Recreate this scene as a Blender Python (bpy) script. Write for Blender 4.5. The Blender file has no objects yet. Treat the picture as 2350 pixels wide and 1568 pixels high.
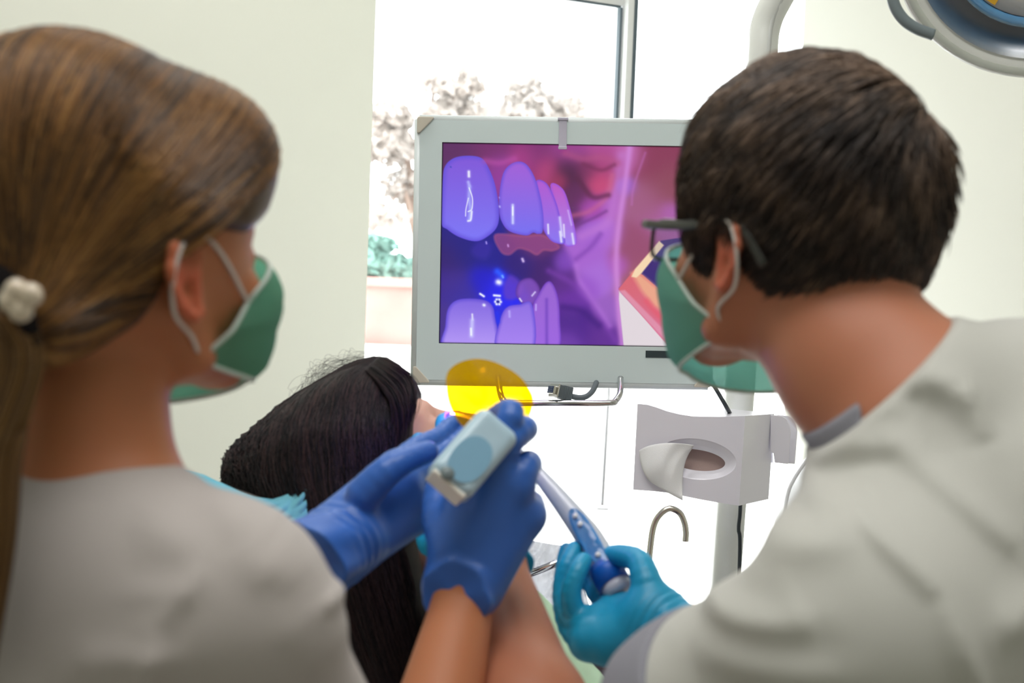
import bpy, math, random
import numpy as np
from mathutils import Vector, Matrix

# ------------------------------------------------------------------ camera
W_PX, H_PX, F_PX = 2350.0, 1568.0, 3264.0
CAM = np.array([0.0, 0.0, 1.35])
PITCH, ROLL = math.radians(3.0), math.radians(2.2)
FW = np.array([0, math.cos(PITCH), -math.sin(PITCH)])
R0 = np.array([1.0, 0, 0]); U0 = np.array([0, math.sin(PITCH), math.cos(PITCH)])
RT = math.cos(ROLL)*R0 + math.sin(ROLL)*U0
UP = math.cos(ROLL)*U0 - math.sin(ROLL)*R0
FOCUS = 2.1

S = bpy.context.scene
cam_d = bpy.data.cameras.new('camera')
cam = bpy.data.objects.new('camera', cam_d)
S.collection.objects.link(cam)
cam.matrix_world = Matrix([[RT[0], UP[0], -FW[0], CAM[0]], [RT[1], UP[1], -FW[1], CAM[1]],
                           [RT[2], UP[2], -FW[2], CAM[2]], [0, 0, 0, 1]])
cam_d.sensor_width = 36.0
cam_d.lens = 36.0*F_PX/W_PX
cam_d.clip_start = 0.02
cam_d.clip_end = 200
cam_d.dof.use_dof = True
cam_d.dof.focus_distance = FOCUS
cam_d.dof.aperture_fstop = 6.3
S.camera = cam

# ------------------------------------------------------------------ world, lights, exposure
S.view_settings.view_transform = 'Standard'
S.view_settings.look = 'None'
S.view_settings.gamma = 1.0
S.view_settings.use_curve_mapping = False
S.view_settings.exposure = 0.0
world = bpy.data.worlds.new('sky'); S.world = world
world.use_nodes = True
wn = world.node_tree
bgn = wn.nodes['Background']
bgn.inputs[0].default_value = (0.95, 0.98, 1.0, 1)
bgn.inputs[1].default_value = 5.4

def add_area(name, loc, size, power, color=(1, 1, 1), aim=(0, 0, -1)):
    ld = bpy.data.lights.new(name, 'AREA')
    ld.shape = 'RECTANGLE'; ld.size, ld.size_y = size
    ld.energy = power; ld.color = color
    o = bpy.data.objects.new(name, ld)
    o.location = loc
    o.rotation_euler = Vector(aim).to_track_quat('-Z', 'Y').to_euler()
    S.collection.objects.link(o)
    return o

# three unseen fill lamps added at the ceiling to brighten the room
add_area('fill_light_rear', (-0.3, -0.75, 2.66), (1.2, 0.6), 2, (1.0, 0.96, 0.9))
add_area('fill_light_front', (0.0, 0.75, 2.66), (1.4, 0.5), 17, (1.0, 0.98, 0.95))
add_area('fill_light_window', (-0.2, 2.05, 2.66), (1.0, 0.3), 8, (1.0, 0.98, 0.95))

# ------------------------------------------------------------------ helpers
def P(px, py, d):
    """point of the room that lies d metres in front of the camera, measured off the photograph"""
    return CAM + d*(FW + RT*((px-1175.0)/F_PX) - UP*((py-784.0)/F_PX))

def PL(*a):
    return [P(*t) for t in a]

WLOC = {}
def link(o, parent=None, loc=(0, 0, 0)):
    S.collection.objects.link(o)
    WLOC[o.name] = Vector(loc)
    if parent is not None:
        o.parent = parent
        o.location = Vector(loc) - WLOC[parent.name]
    else:
        o.location = loc
    return o

def tag(o, label=None, cat=None, group=None, kind=None):
    if label: o['label'] = label
    if cat: o['category'] = cat
    if group: o['group'] = group
    if kind: o['kind'] = kind
    return o

def thing(name, label, cat, loc, group=None):
    o = bpy.data.objects.new(name, None)
    o.empty_display_size = 0.05
    link(o, None, tuple(loc))
    return tag(o, label, cat, group)

def mesh_obj(name, V, F, mat=None, parent=None, smooth=True, cols=None):
    V = np.asarray(V, dtype=np.float64).reshape(-1, 3)
    c = (V.min(0)+V.max(0))/2 if len(V) else np.zeros(3)
    me = bpy.data.meshes.new(name)
    if isinstance(F, np.ndarray):
        k = F.shape[1]; n = len(F)
        me.vertices.add(len(V)); me.vertices.foreach_set('co', (V-c).astype(np.float32).ravel())
        me.loops.add(n*k); me.loops.foreach_set('vertex_index', F.astype(np.int32).ravel())
        me.polygons.add(n)
        me.polygons.foreach_set('loop_start', np.arange(0, n*k, k, dtype=np.int32))
        me.polygons.foreach_set('loop_total', np.full(n, k, dtype=np.int32))
        me.update(calc_edges=True)
    else:
        me.from_pydata((V-c).tolist(), [], F); me.update()
    if smooth:
        me.polygons.foreach_set('use_smooth', [True]*len(me.polygons))
    if cols is not None:
        at = me.color_attributes.new('Col', 'FLOAT_COLOR', 'POINT')
        C4 = np.ones((len(V), 4), np.float32); C4[:, :cols.shape[1]] = cols
        at.data.foreach_set('color', C4.ravel())
    if mat: me.materials.append(mat)
    o = bpy.data.objects.new(name, me)
    return link(o, parent, tuple(c))

def join(*parts):
    V = []; F = []; n = 0
    for v, f in parts:
        v = np.asarray(v, float).reshape(-1, 3)
        V.append(v); F += [tuple(int(i)+n for i in q) for q in f]; n += len(v)
    return np.concatenate(V), F

def unit(v):
    v = np.asarray(v, float); return v/np.linalg.norm(v)

def catmull(pts, n=8, rad=None):
    pts = np.asarray(pts, float)
    ext = np.vstack([2*pts[0]-pts[1], pts, 2*pts[-1]-pts[-2]])
    out = []; ro = []
    for i in range(1, len(ext)-2):
        for k in range(n):
            t = k/n
            p0, p1, p2, p3 = ext[i-1:i+3]
            out.append(.5*((2*p1)+(-p0+p2)*t+(2*p0-5*p1+4*p2-p3)*t*t+(-p0+3*p1-3*p2+p3)*t**3))
            if rad is not None: ro.append(rad[i-1]*(1-t)+rad[i]*t)
    out.append(pts[-1])
    if rad is not None: ro.append(rad[-1]); return np.array(out), np.array(ro)
    return np.array(out)

def tube(pts, rad, seg=16, caps=True, flat=None):
    """swept tube; flat=(normal, factor) squeezes the section along a direction"""
    pts = np.asarray(pts, float); n = len(pts)
    rad = np.full(n, rad) if np.isscalar(rad) else np.asarray(rad, float)
    T = np.gradient(pts, axis=0); T /= np.linalg.norm(T, axis=1)[:, None]
    ref = np.array([0, 0, 1.0]) if abs(T[0][2]) < .9 else np.array([1.0, 0, 0])
    if flat is not None: ref = unit(flat[0])
    V = []; a = np.linspace(0, 2*math.pi, seg, endpoint=False)
    N = None
    for i in range(n):
        if N is None or flat is not None: N = ref - T[i]*np.dot(ref, T[i])
        else: N = N - T[i]*np.dot(N, T[i])
        N = unit(N); B = np.cross(T[i], N)
        fa = 1 if flat is None else flat[1]
        V.append(pts[i] + rad[i]*(np.outer(np.cos(a)*fa, N) + np.outer(np.sin(a), B)))
    V = np.concatenate(V); F = []
    for i in range(n-1):
        for j in range(seg):
            k = (j+1) % seg
            F.append((i*seg+j, i*seg+k, (i+1)*seg+k, (i+1)*seg+j))
    if caps:
        F.append(tuple(range(seg))[::-1]); F.append(tuple((n-1)*seg+j for j in range(seg)))
    return V, F

def lathe(prof, origin, axis, seg=48, up=None):
    """prof: list of (radius, height along axis)"""
    ax = unit(axis); ref = np.array([0, 0, 1.0]) if abs(ax[2]) < .9 else np.array([1.0, 0, 0])
    A = unit(np.cross(ref, ax)); B = np.cross(ax, A)
    V = []; F = []; n = len(prof)
    for r, h in prof:
        for j in range(seg):
            t = 2*math.pi*j/seg
            V.append(np.asarray(origin)+ax*h+r*(A*math.cos(t)+B*math.sin(t)))
    for i in range(n-1):
        for j in range(seg):
            k = (j+1) % seg
            F.append((i*seg+j, i*seg+k, (i+1)*seg+k, (i+1)*seg+j))
    return np.array(V), F

def boxv(c, h, M=None):
    """plain box: centre, half sizes, columns of M are its axes"""
    M = np.eye(3) if M is None else np.asarray(M)
    s = np.array([[x, y, z] for x in (-1, 1) for y in (-1, 1) for z in (-1, 1)], float)*np.asarray(h)
    V = np.asarray(c)+s@M.T
    return V, [(0, 1, 3, 2), (4, 6, 7, 5), (0, 4, 5, 1), (2, 3, 7, 6), (0, 2, 6, 4), (1, 5, 7, 3)]

def bevel(o, w, seg=3):
    m = o.modifiers.new('bevel', 'BEVEL'); m.width = w; m.segments = seg; m.limit_method = 'ANGLE'
    m.angle_limit = math.radians(35)
    return o

def box(name, c, h, mat, parent=None, M=None, bev=0.0, seg=3):
    V, F = boxv(c, h, M)
    o = mesh_obj(name, V, F, mat, parent, smooth=False)
    if bev:
        bevel(o, bev, seg)
        o.data.polygons.foreach_set('use_smooth', [True]*len(o.data.polygons))
        w = o.modifiers.new('wn', 'WEIGHTED_NORMAL'); w.keep_sharp = True
    return o

def solid(o, t, off=-1):
    m = o.modifiers.new('solid', 'SOLIDIFY'); m.thickness = t; m.offset = off
    return o

# ------------------------------------------------------------------ materials
def lin(c):
    return tuple((x/255/12.92 if x/255 <= .04045 else ((x/255+.055)/1.055)**2.4) for x in c)

def mat(name, rgb, rough=.5, spec=.5, metal=0.0, trans=0.0, ior=1.45, sss=0.0, sssr=(1, .35, .2), sssc=.01,
        noise=None, bump=None, emit=None, coat=0.0, sheen=0.0, vcol=False, alpha=1.0):
    m = bpy.data.materials.new(name); m.use_nodes = True
    nt = m.node_tree; b = nt.nodes['Principled BSDF']
    col = (*lin(rgb), 1)
    b.inputs['Base Color'].default_value = col
    b.inputs['Roughness'].default_value = rough
    b.inputs['Specular IOR Level'].default_value = spec
    b.inputs['Metallic'].default_value = metal
    b.inputs['Transmission Weight'].default_value = trans
    b.inputs['IOR'].default_value = ior
    b.inputs['Alpha'].default_value = alpha
    b.inputs['Coat Weight'].default_value = coat
    b.inputs['Sheen Weight'].default_value = sheen
    if sss:
        b.inputs['Subsurface Weight'].default_value = sss
        b.inputs['Subsurface Radius'].default_value = sssr
        b.inputs['Subsurface Scale'].default_value = sssc
    tc = nt.nodes.new('ShaderNodeTexCoord')
    if noise:      # (scale, rgb2, low, high)
        n = nt.nodes.new('ShaderNodeTexNoise'); n.inputs['Scale'].default_value = noise[0]
        n.inputs['Detail'].default_value = 5
        nt.links.new(tc.outputs['Object'], n.inputs['Vector'])
        r = nt.nodes.new('ShaderNodeMapRange')
        r.inputs['From Min'].default_value = noise[2]; r.inputs['From Max'].default_value = noise[3]
        nt.links.new(n.outputs['Fac'], r.inputs['Value'])
        mx = nt.nodes.new('ShaderNodeMix'); mx.data_type = 'RGBA'
        mx.inputs['A'].default_value = col; mx.inputs['B'].default_value = (*lin(noise[1]), 1)
        nt.links.new(r.outputs['Result'], mx.inputs['Factor'])
        nt.links.new(mx.outputs['Result'], b.inputs['Base Color'])
    if vcol:
        a = nt.nodes.new('ShaderNodeVertexColor'); a.layer_name = 'Col'
        nt.links.new(a.outputs['Color'], b.inputs['Base Color'])
    if bump:       # (scale, strength, distance)
        n = nt.nodes.new('ShaderNodeTexNoise'); n.inputs['Scale'].default_value = bump[0]
        n.inputs['Detail'].default_value = 4
        nt.links.new(tc.outputs['Object'], n.inputs['Vector'])
        bp = nt.nodes.new('ShaderNodeBump'); bp.inputs['Strength'].default_value = bump[1]
        bp.inputs['Distance'].default_value = bump[2]
        nt.links.new(n.outputs['Fac'], bp.inputs['Height'])
        nt.links.new(bp.outputs['Normal'], b.inputs['Normal'])
    if emit:
        b.inputs['Emission Color'].default_value = (*lin(emit[0]), 1)
        b.inputs['Emission Strength'].default_value = emit[1]
    return m

def mat_filter(name, tint, frac=.25, scatter=None, rough=.1):
    """thin coloured film: see-through tint mixed with light scattered in the plastic"""
    m = bpy.data.materials.new(name); m.use_nodes = True
    nt = m.node_tree; nt.nodes.clear()
    out = nt.nodes.new('ShaderNodeOutputMaterial')
    t = nt.nodes.new('ShaderNodeBsdfTransparent'); t.inputs[0].default_value = (*tint, 1)
    s = nt.nodes.new('ShaderNodeBsdfTranslucent'); s.inputs[0].default_value = (*(scatter or tint), 1)
    d = nt.nodes.new('ShaderNodeBsdfDiffuse'); d.inputs[0].default_value = (*(scatter or tint), 1)
    g = nt.nodes.new('ShaderNodeBsdfGlossy'); g.inputs['Roughness'].default_value = rough
    m0 = nt.nodes.new('ShaderNodeMixShader'); m0.inputs[0].default_value = .5
    nt.links.new(s.outputs[0], m0.inputs[1]); nt.links.new(d.outputs[0], m0.inputs[2])
    m1 = nt.nodes.new('ShaderNodeMixShader'); m1.inputs[0].default_value = frac
    nt.links.new(t.outputs[0], m1.inputs[1]); nt.links.new(m0.outputs[0], m1.inputs[2])
    m2 = nt.nodes.new('ShaderNodeMixShader'); m2.inputs[0].default_value = .04
    nt.links.new(m1.outputs[0], m2.inputs[1]); nt.links.new(g.outputs[0], m2.inputs[2])
    nt.links.new(m2.outputs[0], out.inputs[0])
    return m

# ------------------------------------------------------------------ implicit surfaces
f32 = np.float32
def smin(a, b, k):
    if k <= 0: return np.minimum(a, b)
    h = np.clip(.5+.5*(b-a)/k, 0, 1)
    return b*(1-h)+a*h-k*h*(1-h)
def smax(a, b, k): return -smin(-a, -b, k)

def caps(p, a, b, ra, rb):
    a = np.asarray(a, f32); ba = np.asarray(b, f32)-a
    pa = p-a
    h = np.clip((pa@ba)/max(float(ba@ba), 1e-12), 0, 1)
    return np.linalg.norm(pa-h[:, None]*ba, axis=1)-(ra+(rb-ra)*h)

def chain(p, pts, rad, k=0.004):
    d = None
    for i in range(len(pts)-1):
        e = caps(p, pts[i], pts[i+1], rad[i], rad[i+1])
        d = e if d is None else smin(d, e, k)
    return d

def ell(p, c, r, M=None):
    q = p-np.asarray(c, f32)
    if M is not None: q = q@np.asarray(M, f32)
    r = np.asarray(r, f32)
    k0 = np.linalg.norm(q/r, axis=1); k1 = np.linalg.norm(q/(r*r), axis=1)
    return k0*(k0-1)/np.maximum(k1, 1e-6)

def sdbox(p, c, h, M=None, r=0.0):
    q = p-np.asarray(c, f32)
    if M is not None: q = q@np.asarray(M, f32)
    q = np.abs(q)-np.asarray(h, f32)+r
    return np.linalg.norm(np.maximum(q, 0), axis=1)+np.minimum(q.max(1), 0)-r

def squash(p, C, M, sc, fn):
    """evaluate fn in a frame (axes = columns of M) stretched by sc; conservative distance"""
    q = ((p-np.asarray(C, f32))@np.asarray(M, f32))*np.asarray(sc, f32)
    return fn(q)/max(sc)

def sdf_mesh(fn, lo, hi, h, B=12):
    """sparse surface nets: only blocks near the surface are sampled"""
    lo = np.asarray(lo, float); hi = np.asarray(hi, float)
    nb = np.maximum(np.ceil((hi-lo)/h/B).astype(int), 1)
    n = nb*B+1
    g = np.stack(np.meshgrid(*[np.arange(k) for k in nb], indexing='ij'), -1).reshape(-1, 3)
    cen = (lo+(g+.5)*B*h).astype(f32)
    d = np.concatenate([fn(c) for c in np.array_split(cen, max(1, len(cen)//200000+1))])
    br = B*h*.866
    act = np.abs(d) < br*1.7+2*h
    Fv = np.empty(tuple(n), f32)
    sg = np.where(d > 0, 1.0, -1.0).astype(f32)
    r = np.arange(B+1)
    off = np.stack(np.meshgrid(r, r, r, indexing='ij'), -1).reshape(-1, 3)
    Fv[:] = np.pad(np.repeat(np.repeat(np.repeat(sg.reshape(nb), B, 0), B, 1), B, 2), ((0, 1),)*3, mode='edge')
    ga = g[act]
    step = max(1, 400000//len(off))
    for s in range(0, len(ga), step):
        gg = ga[s:s+step]
        idx = (gg[:, None, :]*B+off[None]).reshape(-1, 3)
        v = fn((lo+idx*h).astype(f32))
        Fv[idx[:, 0], idx[:, 1], idx[:, 2]] = v
    # outer shell is outside, so the mesh is closed
    for ax in range(3):
        sl = [slice(None)]*3
        for e in (0, -1):
            sl[ax] = e; Fv[tuple(sl)] = np.maximum(Fv[tuple(sl)], h*.5)
    ins = Fv < 0
    c0 = ins[:-1, :-1, :-1].astype(np.int8)
    cnt = np.zeros_like(c0)
    for i in (0, 1):
        for j in (0, 1):
            for k in (0, 1):
                cnt += ins[i:n[0]-1+i, j:n[1]-1+j, k:n[2]-1+k]
    cell = np.argwhere((cnt > 0) & (cnt < 8))
    cor = np.array([[i, j, k] for i in (0, 1) for j in (0, 1) for k in (0, 1)])
    cv = np.stack([Fv[cell[:, 0]+o[0], cell[:, 1]+o[1], cell[:, 2]+o[2]] for o in cor], 1)
    pos = np.zeros((len(cell), 3)); w = np.zeros(len(cell))
    for a in range(8):
        for b in range(a+1, 8):
            if np.abs(cor[a]-cor[b]).sum() != 1: continue
            va, vb = cv[:, a], cv[:, b]
            m = (va < 0) != (vb < 0)
            t = np.where(m, va/np.where(m, va-vb, 1), 0)
            pos += np.where(m[:, None], cor[a]+t[:, None]*(cor[b]-cor[a]), 0); w += m
    V = lo+(cell+pos/w[:, None])*h
    im = np.full(tuple(n-1), -1, np.int32)
    im[cell[:, 0], cell[:, 1], cell[:, 2]] = np.arange(len(cell))
    Q = []
    for ax in range(3):
        a1, a2 = (ax+1) % 3, (ax+2) % 3
        s0 = [slice(None)]*3; s1 = [slice(None)]*3
        s0[ax] = slice(0, n[ax]-1); s1[ax] = slice(1, n[ax])
        for a in (a1, a2):
            s0[a] = slice(1, n[a]-1); s1[a] = slice(1, n[a]-1)
        A, Bv = ins[tuple(s0)], ins[tuple(s1)]
        e = np.argwhere(A != Bv)
        if not len(e): continue
        flip = A[e[:, 0], e[:, 1], e[:, 2]]
        e[:, a1] += 1; e[:, a2] += 1
        q = []
        for d1, d2 in ((-1, -1), (0, -1), (0, 0), (-1, 0)):
            f = e.copy(); f[:, a1] += d1; f[:, a2] += d2
            q.append(im[f[:, 0], f[:, 1], f[:, 2]])
        q = np.stack(q, 1)
        q = np.where(flip[:, None], q, q[:, ::-1])
        Q.append(q)
    Q = np.concatenate(Q)
    Q = Q[(Q >= 0).all(1)]
    return V, Q

def sdf_obj(name, fn, lo, hi, h, m, parent=None, colfn=None):
    V, Q = sdf_mesh(fn, lo, hi, h)
    return mesh_obj(name, V, Q, m, parent, cols=colfn(V) if colfn else None)

def bounds(pts, pad):
    pts = np.asarray(pts, float)
    return pts.min(0)-pad, pts.max(0)+pad

# ================================================================== ROOM
m_wall = mat('wall_paint', (240, 242, 230), .6, bump=(120, .06, .002))
m_wallr = mat('wall_paint_right', (236, 236, 226), .6)
m_ceil = mat('ceiling_paint', (238, 238, 234), .8)
m_floor = mat('floor_tile', (196, 192, 184), .25, noise=(3, (184, 180, 172), .4, .6))
m_white = mat('white_plastic', (232, 232, 236), .28, coat=.2)
m_frame = mat('window_frame_white', (236, 238, 238), .35)
m_gasket = mat('window_gasket', (86, 100, 108), .5)
m_chrome = mat('chrome', (205, 205, 208), .12, metal=1.0)
m_steel = mat('steel', (204, 201, 194), .22, metal=1.0)
m_glass = mat_filter('window_glass', (.985, .995, .99), .01, (.9, .95, 1), .02)

ZC = 2.72
YW = 3.2
cor = {'A': (-.300, 2.90), 'M': (.232, YW), 'F': (.622, YW), 'B': (-1.75, 1.66), 'C': (-1.75, -2.4),
       'D': (1.95, -2.4), 'E': (1.95, 1.86)}

def wall_poly(p, q, z0, z1, t=.12, n_out=None):
    p = np.array(p, float); q = np.array(q, float)
    d = unit(q-p); n = np.array([-d[1], d[0]])
    if np.dot(n, (p+q)/2-np.array([0.1, .5])) < 0: n = -n
    V = [[*(p), z0], [*(q), z0], [*(q+n*t), z0], [*(p+n*t), z0],
         [*(p), z1], [*(q), z1], [*(q+n*t), z1], [*(p+n*t), z1]]
    return np.array(V), [(0, 1, 5, 4), (1, 2, 6, 5), (2, 3, 7, 6), (3, 0, 4, 7), (4, 5, 6, 7), (3, 2, 1, 0)]

def struct(name, vf, m):
    return tag(mesh_obj(name, *vf, m, smooth=False), kind='structure')

struct('wall_left', wall_poly(cor['B'], cor['A'], 0, ZC), m_wall)
struct('wall_left_rear', wall_poly(cor['C'], cor['B'], 0, ZC), m_wall)
struct('wall_right', wall_poly(cor['F'], cor['E'], 0, ZC), m_wallr)
struct('wall_right_rear', wall_poly(cor['E'], cor['D'], 0, ZC), m_wallr)
bw = lambda x0, x1, z0, z1: wall_poly((x0, -2.4), (x1, -2.4), z0, z1)
struct('wall_back', bw(-1.75, 1.95, 0, ZC), m_wall)
# wall bands over and under the two windows
head1 = float(P(1405, 28, YW)[2])
struct('wall_front', join(wall_poly(cor['A'], cor['M'], head1+.012, ZC), wall_poly(cor['M'], cor['F'], 2.55, ZC),
                          wall_poly(cor['A'], cor['M'], 0, .10), wall_poly(cor['M'], cor['F'], 0, .10)), m_frame)
fl = [(-1.9, -2.55), (2.1, -2.55), (2.1, 3.32), (-1.9, 3.32)]
def slab(z0, z1, pts=fl):
    V = [[x, y, z0] for x, y in pts]+[[x, y, z1] for x, y in pts]
    return np.array(V), [(3, 2, 1, 0), (4, 5, 6, 7), (0, 1, 5, 4), (1, 2, 6, 5), (2, 3, 7, 6), (3, 0, 4, 7)]
struct('floor', slab(-.1, 0), m_floor)
struct('ceiling', slab(ZC, ZC+.1), m_ceil)
# frames added round the fill lamps at the ceiling
for i, (x, y, sx, sy) in enumerate([(-.3, -.75, 1.2, .6), (0, .75, 1.4, .5), (-.2, 2.05, 1.0, .3)]):
    t = thing('fill_light', ['added fill light panel behind the camera', 'added fill light panel above the two clinicians', 'narrow added fill light panel near the window'][i],
              'ceiling light', (x, y, ZC))
    V1, F1 = boxv((x, y+sy/2+.02, ZC-.012), (sx/2+.04, .02, .012)); V2, F2 = boxv((x, y-sy/2-.02, ZC-.012), (sx/2+.04, .02, .012))
    V3, F3 = boxv((x-sx/2-.02, y, ZC-.012), (.02, sy/2, .012)); V4, F4 = boxv((x+sx/2+.02, y, ZC-.012), (.02, sy/2, .012))
    mesh_obj('frame', *join((V1, F1), (V2, F2), (V3, F3), (V4, F4)), m_frame, t, smooth=False)

# ---- window on the left: slanted plane from A to M; window on the right: M to F
def bar(p, q, hw, ht):
    """rectangular profile between two points; hw across the wall plane, ht along the room depth"""
    p = np.asarray(p, float); q = np.asarray(q, float); ax = unit(q-p)
    wd = unit(np.array([cor['M'][0]-cor['A'][0], cor['M'][1]-cor['A'][1], 0]))
    nn = np.array([-wd[1], wd[0], 0])
    if abs(ax[2]) > .9: a, b = wd, nn
    else: a, b = np.array([0, 0, 1.0]), unit(np.cross(ax, [0, 0, 1.0]))
    L = np.linalg.norm(q-p)/2
    return boxv((p+q)/2, (L, hw, ht), np.stack([ax, a, b], 1))

Mx, My = cor['M']; Ax, Ay = cor['A']
w1 = thing('window_1', None, None, (Ax, Ay, .1)); w1['kind'] = 'structure'
mesh_obj('window_frame', *join(
    bar((Mx-.006, My-.01, 1.36), (Mx-.006, My-.01, ZC), .0125, .025),
    bar((Ax, Ay, .112), (Mx-.02, My-.01, .112), .02, .025),
    bar((Ax, Ay, head1+.035), (Mx-.02, My-.01, head1+.035), .03, .012)), m_frame, w1, smooth=False)
mesh_obj('window_gasket', *join(
    bar((Mx-.0215, My-.02, 1.36), (Mx-.0215, My-.02, head1), .0025, .006),
    bar((Ax, Ay-.006, head1+.002), (Mx-.0215, My-.02, head1+.002), .002, .004)), m_gasket, w1, smooth=False)
mesh_obj('window_pane', *bar((Ax, Ay+.02, .1+head1/2), (Mx-.02, My+.01, .1+head1/2), head1/2, .002), m_glass, w1, smooth=False)
w2 = thing('window_2', None, None, (Mx, My, .1)); w2['kind'] = 'structure'
V, F = join(boxv((Mx+.0125, My, 2.04), (.0055, .03, .68)))
mesh_obj('window_mullion', V, F, m_gasket, w2, smooth=False)
mesh_obj('window_frame', *join(boxv(((Mx+.622)/2, My+.01, .115), ((.622-Mx)/2, .025, .02)),
                               boxv(((Mx+.622)/2, My+.01, 2.53), ((.622-Mx)/2, .025, .02))), m_frame, w2, smooth=False)
mesh_obj('window_pane', *boxv(((Mx+.622)/2, My+.03, 1.32), ((.622-Mx)/2, .002, 1.2)), m_glass, w2, smooth=False)

# clear wand hanging in front of the glass
wd = tag(mesh_obj('blind_wand', *join(tube(PL((1399, 860, 2.95), (1382, 1160, 2.95)), .0035, 10),
                                      tube(PL((1370, 1168, 2.95), (1396, 1169, 2.95)), .0022, 8)),
                  mat('wand_plastic', (226, 228, 236), .15, coat=.5)),
         'thin white wand hanging in front of the window below the monitor', 'wand')

# ================================================================== OUTSIDE
m_pave = mat('pale_paving', (232, 230, 226), .8)
m_brick = mat('red_wall_outside', (190, 128, 120), .9, noise=(2.0, (200, 144, 136), .35, .65))
tag(mesh_obj('ground', *boxv((0, 18, -.32), (14, 14.6, .1)), m_pave, smooth=False), kind='structure')
zb = float(P(890, 655, 9.0)[2])
bd = thing('garden_wall', 'pale red wall outside, seen between the left wall and the monitor', 'wall', (-.9, 9.0, -.22))
mesh_obj('wall_panel', *boxv((-1.5, 9.06, (zb-.22)/2), (2.3, .06, (zb+.22)/2)), m_brick, bd, smooth=False)
mesh_obj('coping', *boxv((-1.5, 9.06, zb+.02), (2.34, .1, .025)), m_brick, bd, smooth=False)
zk = float(P(890, 800, 8.6)[2])
tag(mesh_obj('curb_ledge', *boxv((-1.5, 8.75, (zk-.22)/2), (2.5, .2, (zk+.22)/2)), m_pave, smooth=False),
    'low white ledge at the foot of the red wall outside', 'ledge')

rng = np.random.default_rng(7)
def leaf_cloud(blobs, n, size):
    V = []; F = []
    tot = sum(b[3] for b in blobs)
    for (c, r, _, wgt) in blobs:
        k = int(n*wgt/tot)
        u = rng.normal(size=(k, 3)); u /= np.linalg.norm(u, axis=1)[:, None]
        rr = rng.random(k)**.45
        for i in range(k):
            q = np.asarray(c)+u[i]*rr[i]*np.asarray(r)
            a = unit(rng.normal(size=3)); b = unit(np.cross(a, rng.normal(size=3)))
            s = size*rng.uniform(.6, 1.3)
            j = len(V)
            V += [q-a*s, q+b*s*.5, q+a*s, q-b*s*.5+np.cross(a, b)*s*.15]
            F.append((j, j+1, j+2, j+3))
    return np.array(V), np.array(F)

def tree(name, label, cat, blobs_px, d, n, size, leafrgb, barkrgb=(140, 120, 108)):
    blobs = [(P(x, y, d+dd), np.array([rx, .5, ry])*d/F_PX*np.array([1, F_PX/d, 1]), 0, wgt) for x, y, rx, ry, dd, wgt in blobs_px]
    c = np.mean([b[0] for b in blobs], 0)
    t = thing(name, label, cat, (c[0], c[1], -.22), None)
    V, F = leaf_cloud(blobs, n, size)
    mesh_obj('foliage', V, F, mat('leaf_'+name, leafrgb, .7, noise=(1.5, tuple(int(v*.85) for v in leafrgb), .4, .6)), t, smooth=False)
    parts = [tube([(c[0], c[1], -.22), (c[0]+.03, c[1], c[2]*.5), (c[0], c[1], c[2])], [.09, .06, .03], 8)]
    for b in blobs:
        parts.append(tube([(c[0], c[1], c[2]*.6), (c+b[0])/2-np.array([0, 0, .1]), b[0]], [.04, .025, .012], 6))
    mesh_obj('trunk', *join(*parts), mat('bark_'+name, barkrgb, .9), t)
    return t
tree('leafy_tree', 'pale blurred tree outside the window, above the left half of the monitor', 'tree',
     [(1075, 175, 22, 20, 0, .5), (1050, 205, 70, 18, 0, 1.0), (1000, 190, 40, 14, 0, .5), (890, 275, 60, 40, .4, 2.2), (1040, 262, 90, 34, .2, 2.4),
      (900, 340, 80, 40, .3, 1.6), (930, 430, 60, 40, .4, 1.2), (880, 500, 60, 30, 0, .8)], 12, 2300, .06, (190, 181, 174))
tree('leafy_tree', 'pale blurred tree outside the window, above the clip of the monitor', 'tree',
     [(1200, 195, 45, 20, 0, 1.0), (1240, 235, 95, 34, 0, 2.4), (1320, 260, 60, 24, .3, 1.2), (1180, 265, 60, 20, 0, .8)], 13, 1100, .06, (196, 188, 182))
tree('garden_shrub', 'pale green blurred shrub outside, above the red wall', 'shrub',
     [(850, 610, 55, 45, 0, 3), (900, 620, 60, 36, 0, 2.4), (950, 625, 50, 30, 0, 1.6), (870, 560, 40, 22, .2, .8)], 10.3, 2600, .045, (128, 170, 158))

# ================================================================== MONITOR
MD = 2.153; MS = MD/F_PX
th = math.radians(.95)
EX = RT*math.cos(th)-UP*math.sin(th); EY = -(UP*math.cos(th)+RT*math.sin(th)); EN = -FW
MO = P(1015, 327, MD)
def MP(u, v, w=0.0):      # u right, v down in screen units, w metres towards the room
    return MO+(EX*u+EY*v)*MS+EN*w
def mbox(u0, u1, v0, v1, w0, w1):
    c = MP((u0+u1)/2, (v0+v1)/2, (w0+w1)/2)
    return boxv(c, ((u1-u0)/2*MS, (v1-v0)/2*MS, (w1-w0)/2), np.stack([EX, EY, EN], 1))
mon = thing('monitor', 'white framed medical monitor showing a close-up of teeth', 'monitor', MP(285, 545, -.03))
m_bez = mat('monitor_bezel', (216, 230, 232), .22, coat=.4)
m_cap = mat('corner_cap', (205, 198, 184), .45)
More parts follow.
